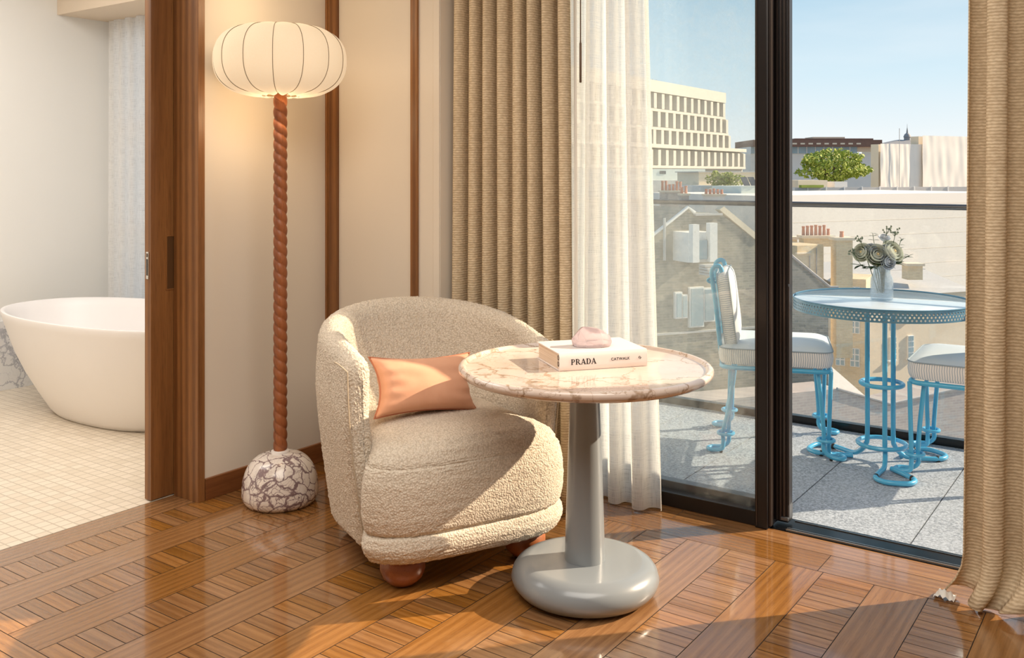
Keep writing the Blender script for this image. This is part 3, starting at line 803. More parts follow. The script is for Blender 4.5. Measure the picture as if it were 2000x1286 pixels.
sp_.grid(lambda i, j: ((BL if j in (1, 2) else 0), (-.0045 * max(0, 1 - (-1 + 2 * i / K) ** 4) if j < 2 else .004), BH / 2 + (-1 + 2 * i / K) * BH / 2), K + 1, 4, cv=True)
spine = sp_.build('spine', 'cover', bk_, ang=40, recalc=True)
hb_ = MB()
for z in (.014, .032):
    hb_.tube([(-.0008, .004 + .006 * sin(q), z + .007 * (1 - cos(q))) for q in [k * pi / 5 for k in range(11)]], .0009, 5)
hb_.build('head_mark', 'ink', bk_)
# lettering: 2D strokes extruded just proud of the spine
def quad(mb, pts, y0=-.0052, y1=-.0042):
    n = len(pts); b = len(mb.v)
    mb.v += [(p[0], y0, p[1]) for p in pts] + [(p[0], y1, p[1]) for p in pts]
    mb.face([b + k for k in range(n)]); mb.face([b + n + k for k in range(n)][::-1])
    for k in range(n): mb.face((b + k, b + n + k, b + n + (k + 1) % n, b + (k + 1) % n))
def arcq(mb, cx, cz, rx, rz, w0, a0, a1, n=14, wz=.7):
    for k in range(n):
        a, c = a0 + (a1 - a0) * k / n, a0 + (a1 - a0) * (k + 1) / n
        f1 = lambda q: (cx + rx * cos(q), cz + rz * sin(q)); f2 = lambda q: (cx + (rx - w0) * cos(q), cz + (rz - w0 * wz * .5) * sin(q))
        quad(mb, [f1(a), f1(c), f2(c), f2(a)])
def letters(mb, x0, z0, H):
    w_ = H * .24; s_ = H * .075
    def R(a, b, c, d_): quad(mb, [(x + a * H, z0 + c * H), (x + b * H, z0 + c * H), (x + b * H, z0 + d_ * H), (x + a * H, z0 + d_ * H)])
    x = x0
    for ch in 'PRADA':
        if ch in 'PR':
            R(.06, .27, 0, 1); R(0, .34, 0, .07); R(0, .30, .93, 1); R(.27, .42, .91, 1); R(.27, .42, .42, .50)
            arcq(mb, x + .40 * H, z0 + .71 * H, .30 * H, .29 * H, .17 * H, -pi / 2, pi / 2)
            if ch == 'R':
                quad(mb, [(x + .36 * H, z0 + .46 * H), (x + .56 * H, z0 + .46 * H), (x + .90 * H, z0 + .04 * H), (x + .68 * H, z0)])
                R(.66, .95, 0, .07); x += .98 * H
            else: x += .86 * H
        elif ch == 'A':
            quad(mb, [(x + .10 * H, z0), (x + .18 * H, z0), (x + .50 * H, z0 + .92 * H), (x + .42 * H, z0 + 1.0 * H)])
            quad(mb, [(x + .38 * H, z0 + 1.0 * H), (x + .55 * H, z0 + 1.0 * H), (x + .92 * H, z0), (x + .70 * H, z0)])
            R(.25, .72, .28, .35); R(0, .29, 0, .07); R(.62, 1.0, 0, .07); x += 1.06 * H
        elif ch == 'D':
            R(.06, .27, 0, 1); R(0, .30, 0, .07); R(0, .30, .93, 1); R(.27, .42, .92, 1); R(.27, .42, 0, .08)
            arcq(mb, x + .40 * H, z0 + .5 * H, .44 * H, .5 * H, .20 * H, -pi / 2, pi / 2, 20, .5)
            x += .92 * H
    return x
lm = MB(); letters(lm, .036, .0175, .0165); lm.build('title_lettering', 'ink', spine, smooth=False)
def text_mesh(txt, size, name, mat, parent, loc, rot):
    cu_ = bpy.data.curves.new('t', 'FONT'); cu_.body = txt; cu_.size = size; cu_.extrude = .0003; cu_.space_character = 1.08; cu_.offset = size * .005
    o = bpy.data.objects.new('t', cu_); COL.objects.link(o)
    bpy.context.view_layer.update()
    me = bpy.data.meshes.new_from_object(o.evaluated_get(bpy.context.evaluated_depsgraph_get()))
    bpy.data.objects.remove(o)
    me.materials.clear(); me.materials.append(M[mat])
    r = bpy.data.objects.new(name, me); COL.objects.link(r); r.parent = parent; r.location = loc; r.rotation_euler = rot
    return r
text_mesh('CATWALK', .0118, 'subtitle_lettering', 'ink', spine, (.162, -.0048, .0235), (pi / 2, 0, 0))
lg = MB()
for k in range(2):
    s2 = 1 if k else -1
    quad(lg, [(.2545 + s2 * .0000, .0275 - s2 * .0055), (.2545 + s2 * .0045, .0275 - s2 * .001), (.2545 + s2 * .0012, .0275 + s2 * .0042), (.2545 + s2 * .0018, .0275 - s2 * .0005)])
lg.build('publisher_mark', 'ink', spine, smooth=False, recalc=True)

# rose quartz
t = NT('rose_quartz'); v = t.coord()
c = t.mix(t.noise(v, 45, 4, .6), (.97, .83, .88), (.99, .93, .95))
g = t.n('BsdfPrincipled', {'Base Color': c, 'Roughness': .05, 'Transmission Weight': .92, 'IOR': 1.28, 'Normal': t.bump(t.noise(v, 60, 3), .5, .004)})
tlq = t.n('BsdfTranslucent', {'Color': (.97, .80, .84)}); dfq = t.n('BsdfDiffuse', {'Color': (.92, .78, .80)})
t.surf(t.n('MixShader', {0: .33, 1: g.outputs[0], 2: t.n('MixShader', {0: .4, 1: tlq.outputs[0], 2: dfq.outputs[0]}).outputs[0]}).outputs[0]); M['quartz'] = t.m
qz = bmesh.new()
rq = random.Random(4)
prf = [(-.058, .012, .002), (-.052, .028, .001), (-.03, .036, 0), (.01, .038, 0), (.045, .034, 0), (.058, .012, .002), (.055, -.015, .001), (.03, -.034, 0), (-.02, -.036, 0), (-.05, -.022, .001),
       (-.062, 0, .022), (-.05, .022, .026), (-.03, .02, .055), (-.024, -.004, .060), (.004, .012, .056), (.02, -.008, .054), (.034, .012, .046), (.058, .006, .030), (.062, -.012, .016), (.03, -.034, .026), (-.02, -.040, .022), (-.045, -.028, .020), (.045, .030, .022), (.0, .040, .024), (-.038, -.012, .050)]
for p in prf: qz.verts.new(p)
bmesh.ops.convex_hull(qz, input=qz.verts)
bmesh.ops.bevel(qz, geom=list(qz.edges), offset=.0015, segments=2, affect='EDGES')
me = bpy.data.meshes.new('crystal'); qz.to_mesh(me); qz.free(); me.materials.append(M['quartz'])
qo = bpy.data.objects.new('crystal', me); COL.objects.link(qo)
c_ = BK + bdir * .135 + Vector((-bdir.y, bdir.x)) * .085
qo.location = (c_.x, c_.y, .6736 + BH + .0003); qo.rotation_euler = (0, 0, TH + .05); 
tag(qo, 'chunky clear pink crystal standing on the white book', 'crystal')

# ------------------------------------------------------------------ terrace
pav = MB()
xs = [-1.18 + .455 * k for k in range(-5, 8)]; ys = [3.35, 4.075, 4.80]
for a in range(len(xs) - 1):
    for b in range(2): pav.box(xs[a] + .0025, xs[a + 1] - .0025, ys[b] + .0015, ys[b + 1] - .0015, -.03, -.004)
pav.mi = 1; pav.box(xs[0], xs[-1], 3.345, 4.80, -.30, -.022)
struct(pav.build('floor_terrace', ['granite', 'rubber'], smooth=False))
bal = thing('balustrade', (0, 4.68, 0), 0, 'glass balustrade with slim grey handrail along the terrace edge', 'railing')
MB().box(-3.4, 2.0, -.022, .022, -.004, .034).build('base_channel', 'track', bal, smooth=False, bevel=.002)
MB().box(-3.4, 2.0, -.006, .006, .034, 1.085).build('glass_panel', 'glass2', bal, smooth=False)
MB().tube([(-3.4, 0, 1.097), (2.0, 0, 1.097)], .0135, 16).build('handrail', 'rail', bal)

# stripe fabric + chair
def stripe(name, horiz):
    t = NT(name); q = t.n('SeparateXYZ', {0: t.n('TexCoord').outputs['UV']}).outputs[0]
    fr = t.math('FRACT', t.math('MULTIPLY', q, 105))
    c = t.mix(t.ramp(fr, [(.0, 1), (.2, 1), (.3, 0), (.9, 0), (1, 1)]), (.80, .80, .81), (.34, .42, .52))
    t.pbr(c, .8); return t.m
M['stripe_v'] = stripe('ticking_stripe_upright', False); M['stripe_h'] = stripe('ticking_stripe_across', True)
M['padblue'] = plain('pale_blue_seat_cloth', (.62, .70, .76), .6, var=.02)
M['padwhite'] = plain('pale_back_cloth', (.80, .79, .80), .6, var=.02)
M['cord'] = plain('grey_blue_piping', (.30, .37, .43), .7)

def rrect(hx, hy, r, n=8):
    out = []
    for cx, cy, a0 in ((hx - r, hy - r, 0), (-hx + r, hy - r, pi / 2), (-hx + r, -hy + r, pi), (hx - r, -hy + r, 1.5 * pi)):
        for k in range(n + 1): a = a0 + k / n * pi / 2; out.append((cx + r * cos(a), cy + r * sin(a)))
    return out
def pad_mesh(hx, hy, z0, z1, r, crown, T=None):
    mb = MB(); rings = []
    H = z1 - z0
    for ins, z in ((.03, z0), (.006, z0 + .006), (0, z0 + .02), (-.004, z0 + H * .5), (0, z1 - .018)): rings.append([(x, y, z) for x, y in rrect(hx - ins, hy - ins, max(.01, r - ins * .5))])
    n = len(rings[0]); per = [0.]; base_ = rrect(hx, hy, r)
    for i in range(n): per.append(per[-1] + (Vector(base_[i]) - Vector(base_[(i + 1) % n])).length)
    mb.mi = 0; b = 0
    for rg in rings: mb.v += rg
    for j in range(len(rings) - 1):
        for i in range(n): mb.face((j * n + i, j * n + (i + 1) % n, (j + 1) * n + (i + 1) % n, (j + 1) * n + i), [(per[i], 0), (per[i + 1], 0), (per[i + 1], 1), (per[i], 1)])
    mb.face([i for i in range(n)][::-1])
    mb.mi = 1
    for q in range(1, 9):
        s_ = 1 - q / 8; s_ = max(s_, .001)
        mb.v += [(x * s_, y * s_, z1 - .018 + .012 * min(1, q / 1.2) + crown * (1 - s_ ** 3)) for x, y in rrect(hx, hy, r)]
        j = len(rings) - 1 + q - 1
        for i in range(n): mb.face((j * n + i, j * n + (i + 1) % n, (j + 1) * n + (i + 1) % n, (j + 1) * n + i))
    if T: mb.v = [tuple(T @ Vector(p)) for p in mb.v]
    return mb
def make_bistro_chair():
    r = thing('bistro_chair', (-1.518, 4.275, -.004), radians(20), 'blue chair', 'chair')
    hx, hy, ZF = .235, .235, .385
    MB().tube([(x, y, ZF) for x, y in rrect(hx, hy, .05)], .0105, 10, closed=True).build('seat_frame', 'blue', r)
    seat_ = pad_mesh(.245, .245, ZF + .011, ZF + .102, .06, .012).build('seat_cushion', ['stripe_v', 'padblue'], r, ang=50)
    MB().tube([(x, y, ZF + .086) for x, y in rrect(.2465, .2465, .06)], .0028, 6, closed=True).build('piping', 'cord', seat_)
    for sx in (-1, 1):
        for sy in (-1, 1):
            X, Y = sx * .215, sy * .215; fx = X; 
            o1 = Vector((.0, .012, 0)); f = sx
            ptop1, ptop2 = (X + .02, Y + sy * .006, ZF), (X - sx * .035 - .0 * sx, Y - sy * .012, ZF)
            pts = smooth_path([ptop1, (X + .016, Y + .010, .22), (X + .012, Y + .013, .10), (X + .012 * 1, Y + .016, .045),
                               (X + f * .018, Y + .022, .018), (X + f * .060, Y + .026, .012), (X + f * .078, Y, .012), (X + f * .060, Y - .026, .012),
                               (X + f * .018, Y - .022, .018), (X - .010, Y - .016, .045), (X - .010, Y - .012, .10), (X - .018 * sx * 1, Y - .012, .22), ptop2], 6)
            lg_ = MB().tube(pts, .0095, 10).build('leg', 'blue', r)
            MB().tube([(X + .034 * cos(a), Y + .034 * sin(a), .085) for a in [2 * pi * k / 24 for k in range(24)]], .0075, 8, closed=True).build('leg_ring', 'blue', lg_)
            for dx, dy in ((.066, .020), (.020, -.020)):
                MB().lathe([(.006, 0), (.0075, .003), (.0065, .012)], 10, (X + f * dx, Y + dy, 0)).build('rubber_foot', 'rubber', lg_)
    # back: two posts rising from the frame, looped tops, padded cushion between
    for sy in (-1, 1):
        pts = smooth_path([(-.232, sy * .17, ZF), (-.245, sy * .17, .50), (-.262, sy * .165, .66), (-.280, sy * .16, .79), (-.270, sy * .158, .825), (-.245, sy * .158, .83), (-.235, sy * .158, .80), (-.247, sy * .158, .775)], 6)
        MB().tube(pts, .0105, 10).build('back_post', 'blue', r)
        MB().tube([(-.275 + .024 * cos(a), sy * .16, .765 + .010 * sin(a)) for a in [2 * pi * k / 16 for k in range(16)]], .006, 7, closed=True).build('post_ring', 'blue', r)
    MB().tube([(-.252, -.17, .565), (-.252, .17, .565)], .008, 8).build('back_rail', 'blue', r)
    T = Matrix.Translation((-.205, 0, .638)) @ Matrix.Rotation(radians(-7), 4, 'Y') @ Matrix.Rotation(radians(90), 4, 'Y')
    bc = pad_mesh(.168, .205, -.035, .035, .05, .012, T).build('back_cushion', ['stripe_h', 'padwhite'], r, ang=50)
    MB().tube([T @ Vector((x, y, .019)) for x, y in rrect(.1695, .2065, .05)], .0026, 6, closed=True).build('piping', 'cord', bc)
    MB().tube([T @ Vector((x, y, -.033)) for x, y in rrect(.165, .202, .05)], .0026, 6, closed=True).build('piping', 'cord', bc)
    return r
ch = make_bistro_chair()
ch['label'] = 'blue tubular bistro chair with striped cushions, left of the perforated table, seen through glass'
ch['group'] = 'blue bistro chairs on the terrace'
ch2 = copy_tree(ch); ch2.location = (-.675, 4.385, -.004); ch2.rotation_euler = (0, 0, radians(183))
ch2['label'] = 'blue tubular bistro chair with striped seat, half hidden behind the right-hand curtain'

# bistro table
bt = thing('bistro_table', (-1.030, 4.235, -.004), 0, 'round blue terrace table with perforated metal rim holding the flowers', 'table')
ZT = .712; RT = .368
t = NT('pale_table_glass'); t.pbr((.60, .71, .80), .08, 0, None, Coat_Weight=.5, Coat_Roughness=.03); M['tableglass'] = t.m
MB().lathe([(.001, ZT - .016), (RT - .004, ZT - .016), (RT - .004, ZT - .004), (RT - .006, ZT - .003), (.001, ZT - .003)], 96).build('table_top', 'tableglass', bt)
rm = MB(); NC = 132; rows = 3; ch_ = .0125
def cell(a0, a1, z0, z1, R_):
    am_, zm = (a0 + a1) / 2, (z0 + z1) / 2; w_ = (a1 - a0) / 2; h_ = (z1 - z0) / 2; rr = .36
    sq = [(-1, -1), (0, -1), (1, -1), (1, 0), (1, 1), (0, 1), (-1, 1), (-1, 0)]
    ci = [(cos(-3 * pi / 4 + k * pi / 4), sin(-3 * pi / 4 + k * pi / 4)) for k in range(8)]
    b = len(rm.v)
    hr = .0046
    for x, y in sq: a = am_ + x * w_; rm.v.append((R_ * cos(a), R_ * sin(a), zm + y * h_))
    for x, y in ci: a = am_ + x * hr / R_; rm.v.append((R_ * cos(a), R_ * sin(a), zm + y * hr))
    for k in range(8): rm.face((b + k, b + (k + 1) % 8, b + 8 + (k + 1) % 8, b + 8 + k))
for j in range(rows):
    sh_ = (j % 2) * .5
    for i in range(NC): cell(2 * pi * (i + sh_) / NC, 2 * pi * (i + 1 + sh_) / NC, ZT - .008 - (j + 1) * ch_, ZT - .008 - j * ch_, RT)
for z0, z1 in ((ZT - .008, ZT + .0), (ZT - .008 - rows * ch_ - .005, ZT - .008 - rows * ch_)):
    rm.grid(lambda i, j: (RT * cos(2 * pi * i / NC), RT * sin(2 * pi * i / NC), z1 if j else z0), NC, 2, cu=True)
ro_ = rm.build('perforated_rim', 'bluerim', bt, smooth=False)
md = ro_.modifiers.new('t', 'SOLIDIFY'); md.thickness = .0015
MB().tube([(RT * cos(a), RT * sin(a), ZT) for a in [2 * pi * k / 96 for k in range(96)]], .003, 6, closed=True).build('rim_edge', 'bluerim', bt)
for k in range(3):
    al = radians([-65, 55, 175][k]); u = Vector((cos(al), sin(al), 0)); w2 = Vector((-sin(al), cos(al), 0))
    c0 = u * .062
    P = [c0 + Vector((0, 0, ZT - .017)), c0 + Vector((0, 0, .40)), c0 + Vector((0, 0, .12)), u * .068 + Vector((0, 0, .07)), u * .095 + Vector((0, 0, .035)) + w2 * -.006, u * .13 + w2 * -.018 + Vector((0, 0, .016)),
         u * .20 + w2 * -.055 + Vector((0, 0, .0125)), u * .26 + w2 * -.075 + Vector((0, 0, .0125)), u * .305 + w2 * -.05 + Vector((0, 0, .0125)), u * .315 + Vector((0, 0, .0125)), u * .305 + w2 * .05 + Vector((0, 0, .0125)),
         u * .26 + w2 * .075 + Vector((0, 0, .0125)), u * .20 + w2 * .055 + Vector((0, 0, .0125)), u * .12 + w2 * .015 + Vector((0, 0, .0125))]
    l_ = MB().tube(smooth_path(P, 7), .0105, 10).build('leg', 'blue', bt)
    for q in (u * .24 + w2 * .07, u * .24 - w2 * .07):
        MB().lathe([(.009, 0), (.0115, .004), (.0105, .018), (.006, .024)], 12, (q.x, q.y, 0)).build('rubber_foot', 'rubber', l_)
for z, R_ in ((.345, .086), (.085, .098)):
    MB().tube([(R_ * cos(a), R_ * sin(a), z) for a in [2 * pi * k / 40 for k in range(40)]], .0095, 9, closed=True).build('ring', 'blue', bt)

# vase and flowers
t = NT('cut_glass'); v = t.coord()
vo = t.n('TexVoronoi', {'Vector': v, 'Scale': 130}).outputs['Distance']
g = t.n('BsdfPrincipled', {'Base Color': (.90, .95, .98), 'Roughness': .03, 'Transmission Weight': .55, 'IOR': 1.3, 'Normal': t.bump(vo, .9, .006)})
t.surf(t.n('MixShader', {0: .62, 1: g.outputs[0], 2: t.n('BsdfTransparent', {'Color': (.85, .92, .97)}).outputs[0]}).outputs[0]); M['cutglass'] = t.m
VX, VY, VZ = -1.030, 4.235, ZT - .0065
vz = MB().lathe([(.001, 0), (.042, 0), (.046, .004), (.047, .03), (.0475, .075), (.045, .095), (.036, .112), (.034, .125), (.038, .148), (.0385, .152), (.0355, .150), (.031, .125), (.033, .112), (.042, .092), (.044, .07), (.043, .012), (.001, .010)], 40).build('vase', 'cutglass', ang=40)
vz.location = (VX, VY, VZ); tag(vz, 'small dimpled clear glass vase on the blue terrace table', 'vase')
M['petal'] = plain('cream_petal', (.68, .73, .66), .6, var=.08, scale=60)
M['petal2'] = plain('blue_white_petal', (.55, .62, .70), .6, var=.1, scale=60)
M['heart'] = plain('yellow_heart', (.66, .55, .30), .6)
M['leaf'] = plain('dark_leaf', (.055, .10, .035), .5, var=.3, scale=40)
M['sage'] = plain('sage_leaf', (.15, .20, .15), .6, var=.3, scale=60)
M['stem'] = plain('green_stem', (.06, .11, .04), .6)
def petal(mb, R_, th, tilt, w_, curl, zc=0):
    n = 6
    def fn(i, j):
        a = (i / n - .5) * w_; b_ = j / n
        el = -pi / 2 + b_ * (pi / 2 + tilt); r = R_ * (1 + curl * b_ ** 4)
        k = 1 - .25 * (abs(i / n - .5) * 2) ** 3 * b_
        return r * cos(el) * cos(th + a) , r * cos(el) * sin(th + a), zc + r * sin(el) * k
    mb.grid(fn, n + 1, n + 1)
def rose(R_, stem_to, loc, facing, mat, label, group, name='rose'):
    o = thing(name, loc, 0, label, 'flower', group)
    q = Vector(facing).normalized().to_track_quat('Z', 'Y').to_matrix().to_4x4()
    mb = MB()
    for ring_, (rad, n, tilt, w_) in enumerate(((.36, 4, 1.0, 1.8), (.6, 5, .75, 1.5), (.82, 6, .5, 1.35), (1.0, 6, .2, 1.3), (1.12, 5, -.1, 1.4))):
        for k in range(n): petal(mb, R_ * rad, 2 * pi * k / n + ring_ * .7, tilt, w_, .06 + .06 * ring_)
    mb.v = [tuple(q @ Vector(p)) for p in mb.v]
    mb.build('bloom', mat, o, ang=180)
    h_ = MB().lathe([(.001, -R_ * .5), (R_ * .25, -R_ * .3), (R_ * .28, 0), (R_ * .15, R_ * .3), (.001, R_ * .38)], 10)
    h_.v = [tuple(q @ Vector(p)) for p in h_.v]; h_.build('heart', 'heart' if mat == 'petal' else mat, o)
    back = q @ Vector((0, 0, -R_))
    end = Vector(stem_to) - Vector(loc)
    MB().tube(smooth_path([back, back.lerp(end, .4) + Vector((0, 0, .004)), end], 6), .0018, 6).build('stem', 'stem', o)
    return o
def leafmesh(mb, base, tip, w_, sag=0.0):
    base, tip = Vector(base), Vector(tip); d_ = tip - base; s_ = d_.cross(Vector((0, 0, 1)))
    s_ = s_.normalized() if s_.length > 1e-6 else Vector((1, 0, 0)); up = s_.cross(d_).normalized()
    def fn(i, j):
        a = j / 8; b_ = i / 4 - .5; ww = w_ * sin(pi * min(1, a * .96 + .03)) ** .8
        return base + d_ * a + s_ * b_ * ww * 1.0 + up * (abs(b_) * ww * .35) - Vector((0, 0, sag * a * a))
    mb.grid(fn, 5, 9)
cR = Vector((RX, RY, 0)); cB = Vector((-FX, -FY, 0))     # plan axes: to the right / towards the room
Vc = Vector((VX, VY, VZ))
def bp(r_, b_, z_): return Vc + cR * r_ + cB * b_ + Vector((0, 0, z_))
fcB = lambda a, b, c: cR * a + cB * b + Vector((0, 0, c))
for (r_, b_, z_, R_, mt, fc, lab) in ((-.030, .030, .197, .036, 'petal', (-.1, 1, .45), 'cream rose with yellow heart, low at the front of the glass vase'),
        (.043, .018, .208, .040, 'petal', (.45, .8, .5), 'largest cream rose, on the right of the bouquet'),
        (-.088, .0, .205, .030, 'petal', (-.7, .6, .3), 'cream rosebud leaning out at the left of the bouquet'),
        (.012, .045, .168, .025, 'petal2', (.2, 1, .1), 'pale bluish blossom hanging over the vase lip'),
        (-.052, .012, .222, .019, 'petal2', (-.3, .8, .6), 'small bluish blossom between the two left roses'),
        (.010, .020, .222, .017, 'petal2', (0, .8, .7), 'small bluish blossom between the two big roses'),
        (.020, -.02, .270, .018, 'petal2', (.1, .3, 1), 'small grey-blue blossom topping the bouquet')):
    rose(R_, bp(r_ * .18, b_ * .15, .03), bp(r_, b_, z_), fcB(*fc), mt, lab, 'bouquet flowers', 'rose' if mt == 'petal' else 'blossom')
rl = random.Random(8)
for k, (tr__, tz_, tb_, kind, lab) in enumerate(((-.105, .150, .02, 'leaf', 'dark green leafy sprig drooping at the lower left of the bouquet'),
        (-.095, .262, 0, 'berry', 'budded sprig standing up at the upper left of the bouquet'),
        (-.035, .285, -.01, 'sage', 'grey-green leaf sprig at the top left of the bouquet'),
        (.025, .300, -.01, 'berry', 'budded sprig at the very top of the bouquet'),
        (.060, .292, .0, 'berry', 'thin branching bud sprig at the upper right of the bouquet'),
        (.085, .262, .0, 'sage', 'slender leaf sprig arching over the right rose'),
        (.115, .190, .01, 'sage', 'grey-green sprig hanging at the right end of the bouquet'),
        (-.125, .205, .0, 'berry', 'tiny budded sprig at the far left of the bouquet'),
        (-.025, .155, .04, 'leaf', 'dark green leaves over the front lip of the vase'),
        (.055, .160, .03, 'leaf', 'dark green leaves under the largest cream rose'))):
    o = thing('foliage_sprig', bp(0, 0, .03), 0, lab, 'foliage', 'greenery in the vase')
    tip = cR * tr__ + cB * tb_ + Vector((0, 0, tz_ - .03))
    path = smooth_path([(0, 0, 0), Vector((0, 0, .09)) + tip * .12, tip * .6 + Vector((0, 0, .04 if tz_ < .2 else 0)), tip], 6)
    MB().tube(path, .0012, 5).build('stem', 'stem', o)
    lm_ = MB(); N = len(path)
    for q in range(9, N, 1 if kind != 'berry' else 2):
        p = path[q]
        for sg in (-1, 1):
            dr = (cR * sg * (.5 + rl.random()) + cB * (rl.random() - .3) + Vector((0, 0, rl.random() * .9 - (.4 if kind == 'leaf' else 0)))).normalized()
            L_ = {'leaf': .030, 'sage': .022, 'berry': .013}[kind] * (.7 + rl.random() * .6)
            leafmesh(lm_, p, p + dr * L_, L_ * .42, .004)
    lm_.build('leaves', 'leaf' if kind == 'leaf' else 'sage', o, ang=180)
    if kind == 'berry':
        bm_ = MB()
        for q in range(9):
            c_ = tip + Vector(((rl.random() - .5) * .035, (rl.random() - .5) * .035, (rl.random() - .4) * .03))
            bm_.lathe([(.0005, -.004), (.0036, -.002), (.004, .001), (.002, .0045), (.0005, .005)], 7, c_)
            bm_.tube([tip * .93, c_], .0007, 4)
        bm_.build('buds', 'sage', o)

# ------------------------------------------------------------------ the city beyond (r = metres right of the lens axis, d = metres ahead)
def C(r_, d_, z=0): return (r_ * RX + d_ * FX, r_ * RY + d_ * FY, z)
def Q(x, d_): return (x - 1000) / 1824 * d_       # plan offset of a bearing at distance d
def ZH(y, d_): return 1.25 - (y - 340) / 1824 * d_
def city(name, r_, d_, rot, label, cat='building', group=None):
    return thing(name, C(r_, d_), TH + radians(rot), label, cat, group)
def part(p, name, m, *bx, bevel=0, label=None):
    o = MB().box(*bx).build(name, m, p, smooth=False, bevel=bevel)
    if label: o['label'] = label
    return o
GZ = -15.5
g = MB(); g.add([(-400, 8, GZ), (500, 8, GZ), (500, 900, GZ), (-400, 900, GZ)], [(0, 1, 2, 3)])
struct(g.build('ground', 'asphalt', smooth=False))

# office block with sculpted window bays, facade runs along world Y
wx, wy, _ = C(Q(1415, 200), 200)
of = thing('office_block', (wx, wy, 0), 0, 'tall pale stone office block with rows of deep angled window bays on the skyline', 'building')
top = ZH(182, 200)
rowz = [(ZH(229, 200), ZH(200, 200), 0), (ZH(260, 200), ZH(231, 200), 1.6), (ZH(291, 200), ZH(262, 200), 3.0), (ZH(325, 200), ZH(296, 200), 11.5)]
wl_ = MB(); wl_.box(-25, -1.0, -90, 0, rowz[0][0] - .3, top).box(-24, .35, -90, 0, rowz[0][1] - .2, top)
for z0, z1, ex in rowz: wl_.box(-24, -1.0, -90, ex, z0 - .3, z1 + .3).box(-24, .25, -90, ex, z0 - .55, z0 - .05)
wl_.box(-24, .45, -90, 11.5, rowz[3][1] + .05, rowz[3][1] + .75)
wl_.box(-24, -.5, -90, 11.5, GZ, rowz[3][0])
wl_.build('wall', 'concrete', of, smooth=False)
for z0, z1, ex in rowz:
    n = int((74 + ex) / 3.25)
    for k in range(n):
        y = ex - k * 3.25
        fn_ = MB(); fn_.add([(-1, y - 1.5, z0), (.2, y - 1.2, z0), (.25, y - .15, z0), (-1, y, z0), (-1, y - 1.5, z1), (.2, y - 1.2, z1 - .35), (.25, y - .15, z1 - .35), (-1, y, z1)],
                [(0, 1, 5, 4), (1, 2, 6, 5), (2, 3, 7, 6), (4, 5, 6, 7), (0, 3, 2, 1)])
        fn_.build('bay_fin', 'concrete', of, smooth=False)

cnt = 0
for z0, z1, ex in rowz:
    for k in range(int((74 + ex) / 3.25)):
        y = ex - k * 3.25; part(of, 'window', 'darkwin', -1.02, -.95, y - 3.2, y - 1.55, z0 + .1, z1 - .1); cnt += 1
rf_ = MB()
for k in range(22): rf_.box(-3, -2.9, -60 + k * 1.6, -59.9 + k * 1.6, top, top + .9)
rf_.build('roof_rail', 'lead', of, smooth=False)

# pale rooftops under the office block
b1 = city('rooftop_block', Q(1330, 97), 97, 20, 'pale green-white flat-roofed block below the office, left of the tall window mullion')
part(b1, 'wall', 'mint', -9, 2.9, 0, 14, GZ, ZH(330, 95)); part(b1, 'lower_wing', 'white_wall', -9, 6, -3, 0, GZ, ZH(352, 95))
for k in range(4): part(b1, 'window', 'darkwin', -7.6 + k * 1.7, -6.9 + k * 1.7, -.05, 0, ZH(340, 95), ZH(334, 95))
part(b1, 'doorway', 'darkwin', 2.5, 3.2, -3.06, -3, ZH(378, 95), ZH(356, 95))
b2 = city('rooftop_block', Q(1425, 85), 85, 20, 'cream terraced rooftop with planting, just left of the mullion')
part(b2, 'wall', 'white_wall', -3, 5, 0, 6, GZ, ZH(362, 85)); part(b2, 'penthouse', 'stucco', -2.0, 5, 2, 5.9, ZH(362, 85), ZH(337, 85))
part(b2, 'cornice', 'lead', -2.2, 5.1, 1.8, 6, ZH(337, 85), ZH(335, 85))
b3 = city('roof_plant_room', Q(1470, 70), 70, 20, 'small pale rooftop hut carrying two tilted solar panels')
part(b3, 'wall', 'mint', -1.0, 2.2, 0, 4, GZ, ZH(364, 70))
for k in range(2):
    p_ = MB(); x0 = -.75 + k * .62
    p_.add([(x0, -.1, ZH(363, 70)), (x0 + .5, -.1, ZH(363, 70)), (x0 + .62, .6, ZH(346, 70)), (x0 + .12, .6, ZH(346, 70)),
            (x0, 0, ZH(363, 70)), (x0 + .5, 0, ZH(363, 70)), (x0 + .62, .7, ZH(346, 70)), (x0 + .12, .7, ZH(346, 70))], [(0, 1, 2, 3), (7, 6, 5, 4), (0, 4, 5, 1), (1, 5, 6, 2), (2, 6, 7, 3), (3, 7, 4, 0)])
    p_.build('solar_panel', 'solar', b3, smooth=False)

